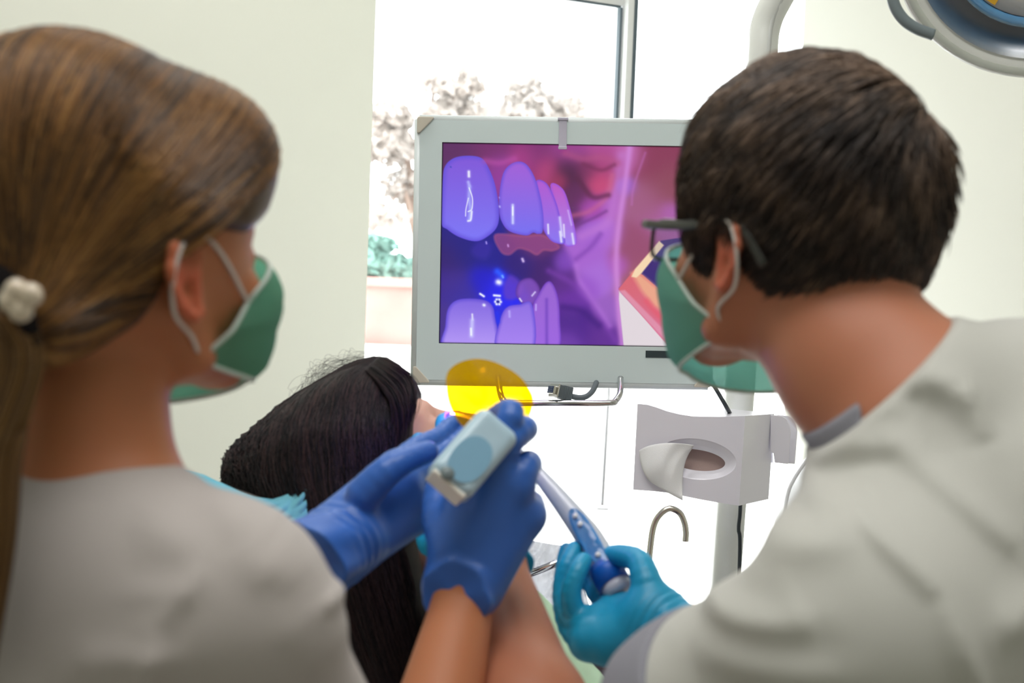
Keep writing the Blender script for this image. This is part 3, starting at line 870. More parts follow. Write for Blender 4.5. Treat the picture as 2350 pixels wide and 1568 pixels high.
# ================================================================== PEOPLE
m_skinw = mat('skin_woman', (186, 120, 84), .5, vcol=True, sss=.25, sssc=.006, spec=.35, bump=(500, .08, .0006))
m_skinm = mat('skin_man', (186, 122, 94), .5, vcol=True, sss=.25, sssc=.006, spec=.35, bump=(500, .1, .0006))
m_skinp = mat('skin_patient', (214, 168, 148), .5, vcol=True, sss=.25, sssc=.006, spec=.35)
m_shirtw = mat('white_top', (184, 177, 174), .85, bump=(700, .12, .0006), sheen=.1)
m_shirtm = mat('white_tunic', (196, 196, 190), .85, bump=(700, .12, .0006), sheen=.1)
m_greytrim = mat('grey_trim', (142, 142, 152), .85, bump=(700, .12, .0006))
m_glove = mat('glove_violet_blue', (54, 104, 190), .38, spec=.5, bump=(90, .18, .002))
m_teal = mat('glove_teal', (30, 156, 200), .38, spec=.5, bump=(90, .18, .002))
m_mask = mat('mask_green', (110, 196, 176), .9, bump=(400, .1, .0006))
m_maskin = m_mask
m_loop = mat('mask_loop', (214, 206, 200), .8)

def frame(yaw, pitch=0.0, roll=0.0):
    """yaw right of straight ahead, pitch nose down, roll head tilting to its right; columns right, forward, up"""
    y, p, r = (math.radians(t) for t in (yaw, pitch, roll))
    f = np.array([math.sin(y), math.cos(y), 0]); rt = np.array([math.cos(y), -math.sin(y), 0]); u = np.array([0, 0, 1.0])
    f, u = f*math.cos(p)-u*math.sin(p), u*math.cos(p)+f*math.sin(p)
    rt, u = rt*math.cos(r)-u*math.sin(r), u*math.cos(r)+rt*math.sin(r)
    return np.stack([rt, f, u], 1)

class Head:
    def __init__(s, C, M, k=1.0, fy=1.0, fz=1.0):
        s.C = np.asarray(C, float); s.M = np.asarray(M, float); s.k = k; s.fy = fy; s.fz = fz
    def loc(s, p):
        q = ((p-s.C.astype(f32))@s.M.astype(f32))/f32(s.k)
        q[:, 1] = np.where(q[:, 1] > 0, q[:, 1]*f32(s.fy), q[:, 1]); q[:, 2] = np.where(q[:, 2] < 0, q[:, 2]*f32(s.fz), q[:, 2])
        return q
    def w(s, q):
        q = np.array(q, float)
        q[..., 1] = np.where(q[..., 1] > 0, q[..., 1]/s.fy, q[..., 1]); q[..., 2] = np.where(q[..., 2] < 0, q[..., 2]/s.fz, q[..., 2])
        return s.C+(q*s.k)@s.M.T

def cranium(q, g=0.0, kk=0.03):
    d = ell(q, (0, -.008, .050), (.0765+g, .0975+g, .082+g))
    d = smin(d, ell(q, (0, .022, .02), (.069+g, .074+g, .075+g)), kk)
    return smin(d, ell(q, (0, -.045, .005), (.060+g, .052+g, .055+g)), kk)

def ear_sdf(q, s):
    q = (q-np.array([s*.0745, -.006, 0], f32))/f32(.86)+np.array([s*.0745, -.006, 0], f32)
    e0 = np.array([s*.0745, -.006, .0])
    pts = [(.009, .004), (.015, .016), (.011, .028), (-.002, .033), (-.015, .027), (-.020, .012), (-.016, -.006), (-.008, -.020), (.002, -.030), (.010, -.026), (.010, -.016)]
    P3 = [e0+np.array([s*(.003+max(0, .014-y)*.42), y, z]) for y, z in pts]
    d = chain(q, P3, [.0030, .0034, .0038, .0040, .0040, .0038, .0036, .0040, .0048, .0050, .0040], .003)
    a = math.radians(23)*s
    Me = np.stack([[math.cos(a), math.sin(a), 0], [-math.sin(a), math.cos(a), 0], [0, 0, 1]], 1)
    d = smin(d, ell(q, e0+np.array([s*.0055, -.003, -.001]), (.0030, .0155, .028), Me), .004)
    d = smin(d, caps(q, e0+np.array([s*.006, -.010, .016]), e0+np.array([s*.006, -.004, -.016]), .003, .003), .004)
    d = smin(d, ell(q, e0+np.array([s*.001, .006, -.002]), (.008, .008, .018)), .006)
    d = smax(d, -ell(q, e0+np.array([s*.013, .001, -.005]), (.010, .0065, .0095)), .003)
    d = smin(d, caps(q, e0+np.array([s*.004, .012, -.007]), e0+np.array([s*.006, .006, -.008]), .004, .003), .003)
    return d*f32(.86)

def skin_cols(heads, rgb, ear=(206, 92, 68)):
    def f(V):
        C = np.tile(np.array(lin(rgb)), (len(V), 1)); E = np.array(lin(ear))
        for hd in heads:
            q = hd.loc(V.astype(f32)); q[:, 0] = np.abs(q[:, 0])
            w = np.clip((q[:, 0]-.076)/.008, 0, 1)*np.exp(-((q[:, 1]+.004)/.024)**2-((q[:, 2]-.0)/.036)**2)
            C = C*(1-.85*w[:, None])+E*.85*w[:, None]
        return C
    return f

def head_sdf(q, ears=True, male=False):
    d = cranium(q)
    jw = .008 if male else 0
    d = smin(d, ell(q, (0, .040, -.030), (.056+jw*.5, .056, .066)), .02)
    for s in (-1, 1):
        d = smin(d, caps(q, (s*(.052+jw), -.002, -.020), (s*(.046+jw), .018, -.062), .018, .013), .018)
        d = smin(d, caps(q, (s*(.044+jw), .020, -.064), (s*.012, .076, -.090), .012, .013), .018)
        d = smin(d, ell(q, (s*.034, .070, -.022), (.022, .018, .020)), .014)     # cheek
        d = smin(d, caps(q, (s*.012, .092, .028), (s*.040, .078, .026), .007, .006), .010)  # brow
    d = smin(d, ell(q, (0, .078, -.090), (.020, .016, .016)), .012)
    for s in (-1, 1):
        d = smax(d, -ell(q, (s*.031, .100, .006), (.019, .018, .012)), .010)
        d = smin(d, ell(q, (s*.031, .080, .006), (.013, .0125, .0125)), .002)      # lidded eye
    d = smin(d, chain(q, [(0, .094, .012), (0, .104, -.008), (0, .114, -.028)], [.007, .008, .0095], .006), .008)
    for s in (-1, 1):
        d = smin(d, ell(q, (s*.011, .102, -.031), (.0075, .010, .008)), .005)
        d = smax(d, -ell(q, (s*.0065, .108, -.0385), (.0035, .005, .004)), .002)
    d = smin(d, ell(q, (0, .092, -.052), (.024, .010, .0065)), .005)
    d = smin(d, ell(q, (0, .090, -.063), (.020, .010, .0070)), .005)
    d = smax(d, -ell(q, (0, .103, -.0575), (.022, .006, .0012)), .002)
    if ears:
        for s in (-1, 1): d = smin(d, ear_sdf(q, s), .003)
    return d

def rad_at(fn, cen, dirs, lo=.03, hi=.25):
    """distance along dirs from cen to the surface of fn (inside is negative)"""
    a = np.full(len(dirs), lo); b = np.full(len(dirs), hi)
    for _ in range(18):
        m = (a+b)/2; v = fn((cen+dirs*m[:, None]).astype(f32))
        ins = v < 0; a = np.where(ins, m, a); b = np.where(ins, b, m)
    return a

def strands(paths, r0, taper=(.6, 1, .9, .25)):
    """paths (S, K, 3) -> thin three-sided tubes"""
    S_, K, _ = paths.shape
    T = np.gradient(paths, axis=1); T /= np.linalg.norm(T, axis=2, keepdims=True)+1e-9
    ref = np.array([.31, .45, .83]); N = np.cross(T, ref); N /= np.linalg.norm(N, axis=2, keepdims=True)+1e-9
    B = np.cross(T, N)
    r0 = np.full(S_, r0) if np.isscalar(r0) else r0
    rr = np.interp(np.linspace(0, 1, K), np.linspace(0, 1, len(taper)), taper)[None, :, None]*r0[:, None, None]
    V = np.stack([paths+rr*(math.cos(a)*N+math.sin(a)*B) for a in (0, 2.094, 4.189)], 2)   # S K 3 3
    idx = np.arange(S_*K*3).reshape(S_, K, 3)
    F = []
    for j in range(3):
        k = (j+1) % 3
        F.append(np.stack([idx[:, :-1, j], idx[:, :-1, k], idx[:, 1:, k], idx[:, 1:, j]], -1).reshape(-1, 4))
    return V.reshape(-1, 3), np.concatenate(F), np.repeat(np.arange(S_), K*3)

def hair_mat(name, rough=.42, spec=.5):
    m = mat(name, (80, 60, 40), rough, spec=spec, vcol=True)
    return m

def hair_obj(name, base, paths, r0, basecol, cols, m, parent, taper=(.6, 1, .9, .25), cfn=None):
    """one mesh: closed base volume and the strands over it; colour varies from strand to strand"""
    Vb, Qb = base
    Vs_, Qs, sid = strands(paths, r0, taper)
    r = np.random.default_rng(5)
    cl = np.array([lin(c) for c in cols]); t = r.random(len(paths))
    if cfn is not None: t = np.clip(cfn(paths)+r.normal(0, .16, len(paths)), 0, .999)
    x = t*(len(cl)-1); i0 = x.astype(int); fr = (x-i0)[:, None]
    cs = cl[i0]*(1-fr)+cl[np.minimum(i0+1, len(cl)-1)]*fr
    C = np.vstack([np.tile(np.array(lin(basecol)), (len(Vb), 1)), cs[sid]])
    V = np.vstack([Vb, Vs_]); Q = np.vstack([Qb, Qs+len(Vb)])
    return mesh_obj(name, V, Q, m, parent, cols=C)

def hand_sdf(p, wrist, mcps, fingers, rp=.0145, k=.012, extra=()):
    """wrist: (point, point) across the wrist; mcps: knuckle points; fingers: (points, radii)"""
    d = None
    for i, mc in enumerate(mcps):
        w0 = wrist[0]*(1-i/max(1, len(mcps)-1))+wrist[1]*(i/max(1, len(mcps)-1))
        e = caps(p, w0, mc, rp*1.12, rp*.92)
        d = e if d is None else smin(d, e, k)
    for a, b, ra, rb in extra: d = smin(d, caps(p, a, b, ra, rb), k)
    fd = None
    for pts, rad in fingers:
        pts, rad = catmull(np.array(pts), 3, rad)
        e = chain(p, pts, rad, .0015)
        fd = e if fd is None else smin(fd, e, .0012)
    return smin(d, fd, .008)

def mask_mesh(hd, bot=-.104, wide=.060, top_c=(.060, -.025), bot_c=(.018, -.064), drop=.0, far=-1):
    """loose pleated face mask; the side edges run from top_c to bot_c (forward, up) in head coordinates"""
    NU, NV = 35, 29; V = []; F = []
    for j in range(NV):
        v = j/(NV-1)
        zf = np.interp(v, [0, .5, .8, 1], [.004, -.045, bot*.88, bot]); yf = np.interp(v, [0, .2, .42, .65, .85, 1], [.116, .129, .130, .121, .112, .100])
        ys = top_c[0]+(bot_c[0]-top_c[0])*v; zs = top_c[1]+(bot_c[1]-top_c[1])*v
        xw = wide+np.interp(v, [0, .5, 1], [.0, .003, -.003])
        pl = .0018*abs(math.sin(v*math.pi*5.0))
        for i in range(NU):
            u = 2*i/(NU-1)-1
            x = xw*math.sin(u*1.25)/math.sin(1.25)
            cu = math.cos(u*math.pi/2)**.75
            sag = .040*v*v*max(0, u*far+.15)
            V.append(hd.w((x*(1+.05*math.sin(v*3.1)), ys+(yf-ys)*cu+pl*(1-abs(u)**3), zs+(zf-zs)*cu**.8-sag)))
    for j in range(NV-1):
        for i in range(NU-1):
            F.append((j*NU+i, j*NU+i+1, (j+1)*NU+i+1, (j+1)*NU+i))
    return np.array(V), F, NU, NV

def add_mask(hd, parent, m, s_vis, loops, label=None, **kw):
    V, F, NU, NV = mask_mesh(hd, **kw)
    o = mesh_obj('face_mask', V, F, m, parent)
    # pale folded hem along every edge
    e = [V[i] for i in range(NU)]; e2 = [V[(NV-1)*NU+i] for i in range(NU)]
    l = [V[j*NU] for j in range(NV)]; r = [V[j*NU+NU-1] for j in range(NV)]
    mesh_obj('hem', *join(*[tube(c, .0016, 6) for c in (e, e2, l, r)]), mat('mask_hem', (206, 222, 214), .8), o)
    for s in (-1, 1):
        i = NU-1 if s > 0 else 0
        a = V[i]; b = V[(NV-1)*NU+i]
        pts = [hd.w(q) if q is not None else (a if k == 0 else b) for k, q in enumerate([None]+[(s*x, y, z) for x, y, z in loops]+[None])]
        mesh_obj('ear_loop', *tube(catmull(pts, 7), .0014, 8), m_loop, o)
    return o

def fold(p, A, B, w, amp):
    """ridge or crease of the cloth running from A to B (points of the room), measured in the X-Z plane"""
    a = np.array([A[0], A[2]], f32); e = np.array([B[0]-A[0], B[2]-A[2]], f32)
    q = p[:, [0, 2]]-a
    t = np.clip((q@e)/float(e@e), 0, 1)
    d2 = ((q-t[:, None]*e)**2).sum(1)
    return amp*np.exp(-d2/(w*w))*np.sin(np.clip(t, .02, .98)*math.pi)**.5

# ------------------------------------------------------------------ WOMAN on the left
wo = thing('person', 'woman at left seen from behind, blond ponytail, white top, violet gloves, green face mask', 'person', (-.33, .95, 0))
WH = Head(P(262, 640, .875), frame(40, -8, 0), 1.0, 1.12, 1.32)
wn_top = WH.w((0, -.030, -.045)); wn_base = P(205, 1090, .85)
WT = frame(36, 4, 0)
wc_up = P(180, 1290, .84)
sR = P(512, 1422, .80); sL = wc_up*2-sR+np.array([-.02, 0, .02])
eR = P(905, 2060, .97); wR = P(1062, 1385, 1.13)
eL = P(420, 1800, 1.12); wLft = P(735, 1262, 1.17)
hipw = P(120, 2500, .98); hipw = np.array([-.36, .80, .66])
kR = np.array([-.02, 1.12, .60]); kL = np.array([-.36, 1.34, .60]); kR = np.array([-.10, 1.22, .58])
aR = np.array([-.14, 1.24, .10]); aL = np.array([-.38, 1.38, .10])

def woman_torso(p, g=0.0):
    def t(q): return chain(q, [(-.0, 0, 0), (0, 0, -.14), (0, 0, -.32), (0, .0, -.50)], [.128+g, .135+g, .115+g, .145+g], .05)
    M = WT
    d = squash(p, P(150, 1560, .85), M, (1.0, 1.5, 1.0), lambda q: t(q))
    d = smin(d, chain(p, [sL, (wn_base+sL)/2+np.array([0, 0, -.025]), wn_base+np.array([0, 0, -.055]), (wn_base+sR)/2+np.array([0, 0, -.026]), sR], [.050+g, .048+g, .052+g, .044+g, .052+g], .03), .04)
    return d
def woman_arm(p, sd_, g=0.0):
    s, e = (sR, eR) if sd_ > 0 else (sL, eL)
    return chain(p, [s, s*.5+e*.5, e], [.049+g, .044+g, .039+g], .02)
def w_fore(p, sd_, g=0.0):
    e, w = (eR, wR) if sd_ > 0 else (eL, wLft)
    return chain(p, [e, e*.65+w*.35, w], [.038+g, .038+g, .0245+g], .02)
# right hand: grips the curing light, back of the hand towards us
rh_w = (P(1020, 1345, 1.135), P(1110, 1340, 1.125))
rh_m = PL((1075, 1090, 1.145), (1135, 1085, 1.13), (1180, 1120, 1.13), (1208, 1185, 1.14))
rh_f = [(PL((1080, 1090, 1.145), (1150, 1010, 1.128), (1172, 948, 1.130), (1140, 958, 1.165), (1100, 990, 1.19)), [.0125, .0115, .0105, .0095, .0085]),
        (PL((1140, 1085, 1.13), (1170, 1010, 1.125), (1204, 985, 1.15), (1180, 1010, 1.195), (1140, 1040, 1.21)), [.0125, .0115, .0108, .0098, .0088]),
        (PL((1185, 1120, 1.13), (1205, 1075, 1.135), (1212, 1065, 1.165), (1180, 1080, 1.20), (1140, 1100, 1.21)), [.0125, .0115, .0108, .0095, .0085]),
        (PL((1212, 1190, 1.14), (1222, 1170, 1.155), (1215, 1150, 1.185), (1180, 1150, 1.205), (1150, 1160, 1.21)), [.0125, .0108, .0098, .0088, .008]),
        (PL((1040, 1270, 1.135), (1010, 1190, 1.155), (1012, 1110, 1.175), (1045, 1050, 1.19)), [.0170, .0150, .0118, .0095])]
def w_hand_r(p): return hand_sdf(p, rh_w, rh_m, rh_f, .0165, .014)
# left hand: reaches away over the patient's cheek
lh_w = (P(745, 1218, 1.175), P(785, 1290, 1.17))
lh_m = PL((905, 1075, 1.235), (925, 1115, 1.225), (945, 1155, 1.225), (950, 1190, 1.235))
lh_f = [(PL((905, 1075, 1.235), (955, 1030, 1.26), (1005, 1005, 1.285), (1038, 972, 1.31)), [.012, .0105, .009, .0082]),
        (PL((925, 1110, 1.225), (1005, 1050, 1.27), (1060, 1010, 1.30), (1085, 975, 1.325)), [.0125, .0108, .0095, .0085]),
        (PL((945, 1155, 1.225), (1020, 1115, 1.27), (1080, 1080, 1.30), (1110, 1050, 1.325)), [.0120, .0105, .0095, .0085]),
        (PL((950, 1190, 1.235), (1010, 1170, 1.27), (1060, 1150, 1.30)), [.0115, .0098, .0085]),
        (PL((835, 1135, 1.175), (885, 1085, 1.175), (935, 1055, 1.185), (982, 1037, 1.20)), [.0150, .0130, .0105, .0092])]
def w_hand_l(p): return hand_sdf(p, lh_w, lh_m, lh_f, .0165, .014)

def woman_body(p):
    q = WH.loc(p)
    d = head_sdf(q)
    d = smin(d, chain(p, [wn_top, wn_top*.5+wn_base*.5, wn_base], [.047, .0455, .048], .02), .02)
    d = smin(d, woman_torso(p), .03)
    d = smin(d, woman_arm(p, 1), .02); d = smin(d, woman_arm(p, -1), .02)
    d = smin(d, w_fore(p, 1), .012); d = smin(d, w_fore(p, -1), .012)
    d = smin(d, w_hand_r(p)+.0018, .006); d = smin(d, w_hand_l(p)+.0018, .006)
    for k_, a_ in ((kR, aR), (kL, aL)):
        d = smin(d, chain(p, [hipw+np.array([.04, .04, 0]), k_, a_, a_+np.array([.02, .12, -.04])], [.085, .058, .038, .035], .03), .03)
    return d
lo = np.array([-.75, .60, .0]); hi = np.array([.10, 1.62, 1.62])
sdf_obj('body', woman_body, lo, hi, .0034, m_skinw, wo, skin_cols([WH], (186, 120, 84)))

# hair: closed cap plus strands swept back to the ponytail
W_GATHER = np.array([.050, -.094, -.018])
def w_hl(q):
    y = q[:, 1]
    return np.interp(y, [-.13, -.095, -.07, -.03, -.012, .012, .03, .055, .08, .10], [-.075, -.072, -.066, -.030, .020, .030, .028, .024, .030, .050]).astype(f32)
def w_cap(q):
    d = cranium(q, .0095)
    d = smin(d, ell(q, (0, -.035, .090), (.058, .06, .055)), .03)
    d = smin(d, ell(q, (.022, .056, .070), (.058, .055, .048)), .02)
    return smin(d, ell(q, (.042, -.082, -.018), (.032, .028, .030)), .03)
def w_hair(p):
    q = WH.loc(p); return smax(w_cap(q), w_hl(q)-q[:, 2], .012)
c = WH.C
base = sdf_mesh(w_hair, c-.17, c+.17, .0035)
r = np.random.default_rng(11)
NS, K = 7500, 22
cen = np.array([0, -.01, .03])
# roots along the hairline and over the front of the head
ang = r.uniform(-math.pi, math.pi, NS)
t0 = r.random(NS)
yy = np.cos(ang)*.10; xx = np.sin(ang)*.078
zr = np.interp(yy, [-.13, -.095, -.07, -.03, -.012, .012, .03, .055, .08, .10], [-.06, -.06, -.05, -.015, .028, .038, .040, .044, .06, .08])
root_top = np.stack([r.uniform(-.06, .06, NS), r.uniform(-.055, .085, NS), np.full(NS, .115)], 1)
root = np.stack([xx, yy, zr], 1)+np.stack([np.zeros(NS), np.zeros(NS), np.where(yy > .02, r.random(NS)**1.5*.05, r.random(NS)**2*.02)], 1)
e = W_GATHER-cen; e /= np.linalg.norm(e)
root = np.where((r.random(NS) < .5)[:, None], root_top, root)
s = root-cen; s /= np.linalg.norm(s, axis=1)[:, None]
k_ = np.linspace(0, 1, K)[None, :, None]
om = np.arccos(np.clip((s*e).sum(1), -1, 1))[:, None, None]
om = np.maximum(om, .15)
dr = (np.sin((1-k_)*om)*s[:, None]+np.sin(k_*om)*e[None, None])/np.sin(np.minimum(om, 2.9))
# let the sweep rise a little over the ear and the crown
side = np.sign(s[:, 0])[:, None, None]
lift_ = np.sin(k_*math.pi)*(.06+.16*np.clip(s[:, 1], 0, 1))[:, None, None]
dr = dr+lift_*np.array([0, 0, 1.0])
dr += np.sin(k_*math.pi)*r.normal(0, .018, (NS, 1, 3))
dr /= np.linalg.norm(dr, axis=2, keepdims=True)
R_ = rad_at(w_cap, cen, dr.reshape(-1, 3)).reshape(NS, K)
off_ = .0004+.0016*r.random((NS, 1))*np.sin(np.linspace(0, 1, K)*math.pi)[None]+.0015*np.sin(np.linspace(0, 9, K)[None]+r.random((NS, 1))*6)*.5
ql = cen+dr*(R_+off_)[..., None]
low_ = ((ql[..., 1] > .018) & (ql[..., 2] < w_hl(ql.reshape(-1, 3)).reshape(NS, K)+.006)).any(1)
ql = ql[~low_]
path = WH.w(ql)
def streak(pp): # locks share a tone
    q = pp[:, K//2]-c
    a = np.arctan2(q@WH.M[:, 0], q@WH.M[:, 2])
    return .42+.2*np.sin(a*17+1.3*np.sin(a*5))+.16*np.sin(a*41+2*np.sin(a*7)+1)+.12*np.sin(a*97)
m_hairw = hair_mat('hair_blond_brown', .40)
hw = hair_obj('hair', base, path, .00055, (74, 50, 28), [(44, 28, 16), (94, 64, 32), (146, 100, 50), (180, 134, 74)], m_hairw, wo, cfn=streak)
# ponytail hanging past the left edge of the picture
g0 = WH.w(W_GATHER)
pt = catmull([g0, g0+WH.w((0, -.03, -.006))-WH.w((0, 0, 0)), P(-25, 810, .745), P(-66, 1000, .745), P(-62, 1250, .735), P(-85, 1560, .72)], 8)
rr_ = np.interp(np.linspace(0, 1, len(pt)), [0, .1, .3, .6, 1], [.018, .018, .027, .026, .014])
ptb = tube(pt, rr_*.85, 20)
Np = 1500; T_ = np.gradient(pt, axis=0); T_ /= np.linalg.norm(T_, axis=1)[:, None]
N_ = np.cross(T_, [0, 1, 0.2]); N_ /= np.linalg.norm(N_, axis=1)[:, None]; B_ = np.cross(T_, N_)
an = r.uniform(0, 2*math.pi, Np); fr_ = .8+.25*r.random(Np)
tw = np.linspace(0, .8, len(pt))
pp = pt[None]+(rr_[None, :, None]*fr_[:, None, None])*(np.cos(an[:, None]+tw[None])[..., None]*N_[None]+np.sin(an[:, None]+tw[None])[..., None]*B_[None])
qf = [f for f in ptb[1] if len(f) == 4]
hair_obj('ponytail', (ptb[0], np.array(qf)), pp, .0007, (90, 62, 34), [(56, 38, 20), (104, 74, 38), (140, 104, 58)], m_hairw, wo)
# tie with pearl beads
ht = mesh_obj('hair_tie', *join(tube([g0+.027*(math.cos(t)*WH.M[:, 0]+math.sin(t)*WH.M[:, 2])+WH.M[:, 1]*-.020 for t in np.linspace(0, 2*math.pi, 25)], .0125, 10, caps=False)),
              mat('black_band', (16, 13, 13), .9, spec=.1), wo)
mp = mat('pearl', (224, 208, 186), .18, coat=.8)
for px, py in ((26, 690), (48, 712), (70, 678), (38, 668)):
    V, F = lathe([(.0065*math.sin(a), -.0065*math.cos(a)) for a in np.linspace(0, math.pi, 11)], P(px, py, .722), (0, 0, 1), 16)
    mesh_obj('bead', V, F, mp, ht)
# white top
w_folds = []
def WF(x0, y0, x1, y1, w, a): w_folds.append((P(x0, y0, .77), P(x1, y1, .77), w, a))
WF(495, 1270, 400, 1400, .007, .0035); WF(400, 1400, 355, 1620, .007, .0035)
for k in range(6): WF(300+8*k, 1310+k*32, 500-12*k, 1290+k*36, .009, .0016*(1 if k % 2 else -.8))
WF(200, 1500, 480, 1460, .012, .004); WF(420, 1120, 640, 1230, .010, .003); WF(380, 1140, 560, 1260, .012, -.003)
WF(560, 1230, 640, 1330, .010, .003); WF(620, 1240, 690, 1340, .009, .003); WF(300, 1180, 560, 1240, .012, .003)
WF(740, 1400, 800, 1380, .006, .004); WF(640, 1450, 780, 1400, .012, .002); WF(690, 1520, 860, 1450, .012, .002)
def w_shirt(p):
    d = smin(woman_torso(p, .008), woman_arm(p, 1, .007), .025)
    d = smin(d, woman_arm(p, -1, .007), .025)
    for A, B, w, a in w_folds: d = d-fold(p, A, B, w, a)
    q = (p-P(215, 1062, .84).astype(f32))
    nz = np.array([.0, .10, 1.0], f32)/f32(1.005)
    x = q[:, 0]
    d = smax(d, (q@nz)-.0-.9*x*x-.0*x, .004)                              # neckline
    # opening of the sleeves a hand above the elbow
    for s_, e_ in ((sR, eR), (sL, eL)):
        ax_ = unit(e_-s_).astype(f32); d = smax(d, ((p-(s_*.18+e_*.82).astype(f32))@ax_), .003)
    return np.maximum(d, .66-p[:, 2])
sdf_obj('top', w_shirt, np.array([-.75, .55, .62]), np.array([.1, 1.35, 1.35]), .003, m_shirtw, wo)
def trousers(hip, legs, g=.010):
    def f(p):
        d = None
        for k_, a_ in legs:
            e_ = chain(p, [hip+np.array([.04, .04, 0]), k_, a_], [.088+g, .06+g, .042+g], .03)
            d = e_ if d is None else smin(d, e_, .03)
        return smin(d, ell(p, hip+np.array([0, 0, .03]), (.17+g, .15+g, .12+g)), .04)
    return f
m_trw = mat('white_trousers', (224, 224, 224), .85)
m_shoe = mat('white_clog', (222, 222, 222), .4)
def legs_and_stool(who, hip, legs, lab):
    f = trousers(hip, legs)
    pts = [hip]+[a for l in legs for a in l]
    lo, hi = bounds(pts, .2); lo[2] = .04
    sdf_obj('trousers', f, lo, hi, .009, m_trw, who)
    for k_, a_ in legs:
        c_ = np.array([a_[0]+.01, a_[1]+.05, .0])
        def sh(p): return np.maximum(smin(ell(p, c_+np.array([0, .02, .035]), (.05, .14, .045)), ell(p, c_+np.array([0, -.05, .06]), (.045, .06, .06)), .03), -p[:, 2])
        sdf_obj('clog', sh, c_-np.array([.08, .2, .02]), c_+np.array([.08, .2, .16]), .008, m_shoe, who)
    st = thing('stool', lab, 'stool', (hip[0], hip[1], 0))
    z = hip[2]-.10
    mesh_obj('seat', *lathe([(0, z), (.17, z), (.185, z-.02), (.18, z-.055), (0, z-.06)], (hip[0], hip[1], 0), (0, 0, 1), 40), mat('stool_vinyl', (206, 214, 218), .45), st)
    mesh_obj('column', *lathe([(0, z-.055), (.03, z-.055), (.03, .09), (0, .09)], (hip[0], hip[1], 0), (0, 0, 1), 24), m_chrome, st)
    for i in range(5):
        t = i*2*math.pi/5; e_ = np.array([hip[0]+.24*math.cos(t), hip[1]+.24*math.sin(t), .075])
        lg = mesh_obj('leg', *tube([(hip[0], hip[1], .10), e_], [.02, .014], 10), m_chrome, st)
        w_ = unit(np.array([-math.sin(t), math.cos(t), 0]))
        mesh_obj('caster', *lathe([(0, -.012), (.028, -.012), (.03, 0), (.028, .012), (0, .012)], (e_[0], e_[1], .03), w_, 20), m_blk, lg)
legs_and_stool(wo, hipw, ((kR, aR), (kL, aL)), 'round stool under the woman in the white top')

# gloves
def glove(name, fn, ax0, ax1, rad, m, parent, ctr, label=None, cut=None, flare=.006, h=.0016):
    """hand surface plus a cuff that runs down the forearm from ax0 (wrist) to ax1 (cuff end)"""
    a0 = np.asarray(ax0, float); a1 = np.asarray(ax1, float); L = np.linalg.norm(a1-a0); u = (a1-a0)/L
    A_ = unit(np.cross(u, [0.3, 1, .1])); B_ = np.cross(u, A_)
    def f(p):
        d = fn(p)
        t = ((p-a0.astype(f32))@u.astype(f32))/L
        c_ = caps(p, a0, a1+u*.02, rad[0], rad[1]+flare)
        q = p-a0.astype(f32)
        ang_ = np.arctan2(q@A_.astype(f32), q@B_.astype(f32))
        c_ = c_-.0012*np.sin(ang_*7+t*4)*np.clip(t*1.5, 0, 1)-.0012*np.sin(t*30+np.sin(ang_*2)*1.5)*np.exp(-((t-.15)/.3)**2)
        d = smin(d, c_, .008)
        return smax(d, (t-1+.05*np.sin(ang_*3))*L, .0015)
    lo, hi = bounds(ctr, .035)
    o = sdf_obj(name, f, lo, hi, h, m, parent)
    return o
ctr = [q for f_, _ in rh_f for q in f_]+[wR+(eR-wR)*.12, *rh_w]
glove('glove', w_hand_r, wR*.9+np.array(rh_m[1])*.1, P(1045, 1372, 1.11), (.026, .0285), m_glove, wo, ctr+[P(1045, 1400, 1.11)], flare=.003)
ctr = [q for f_, _ in lh_f for q in f_]+[*lh_w]
glove('glove', w_hand_l, P(800, 1235, 1.18), P(700, 1300, 1.13), (.030, .036), m_glove, wo, ctr+[P(700, 1300, 1.13)], flare=.004)
add_mask(WH, wo, mat_filter('mask_green_woman', (.5, .8, .7), .96, (.16, .48, .32), .6), 1,
         [(.0745, .030, .012), (.080, .010, .027), (.087, -.010, .026), (.090, -.022, .006), (.083, -.018, -.020), (.070, .002, -.042)])

# ------------------------------------------------------------------ MAN on the right
ma = thing('person', 'man at right seen from behind, short dark hair, glasses, white tunic, teal gloves, green mask', 'person', (.30, 1.0, 0))
MH = Head(P(1822, 600, 1.03), frame(-38, -4, 0), .93, 1.05, 1.15)
mn_top = MH.w((0, -.030, -.040)); mn_base = P(2100, 990, .93)
MT = frame(-42, 22, 0)
msL = P(2000, 1488, .83); msR = P(2560, 1060, 1.05)
meL = P(1345, 1850, 1.00); mwL = P(1143, 1330, 1.24)
feL = P(1262, 1850, 1.04); meR = np.array([.36, 1.42, .93]); mwR = P(1545, 1452, 1.24)
hipm = np.array([.62, .62, .66])
mkL = np.array([.36, 1.10, .58]); maL = np.array([.40, 1.14, .10]); mkR = np.array([.62, 1.26, .58]); maR = np.array([.62, 1.32, .10])
mC = P(2400, 1360, .96)
def man_torso(p, g=0.0):
    ch = [mC, mC*.6+hipm*.4, hipm]
    d = chain(p, ch, [.150+g, .150+g, .155+g], .05)
    d = smin(d, chain(p, [msL, (msL+mn_base)/2+np.array([.01, 0, -.030]), mn_base+np.array([.03, -.01, -.058]), (msR+mn_base)/2, msR], [.066+g, .060+g, .060+g, .064+g, .066+g], .04), .05)
    d = smin(d, caps(p, P(2150, 900, .935), P(2420, 1010, .97), .034+g, .05+g), .04)
    return d
def man_arm(p, s_, g=0.0):
    s0, e0 = (msL, meL) if s_ < 0 else (msR, meR)
    return chain(p, [s0, s0*.5+e0*.5, e0], [.064+g, .060+g, .048+g], .03)
def man_fore(p, s_, g=0.0):
    e0, w0 = (feL, mwL) if s_ < 0 else (meR, mwR)
    return chain(p, [e0, e0*.65+w0*.35, w0], [.046+g, .046+g, .028+g], .02)
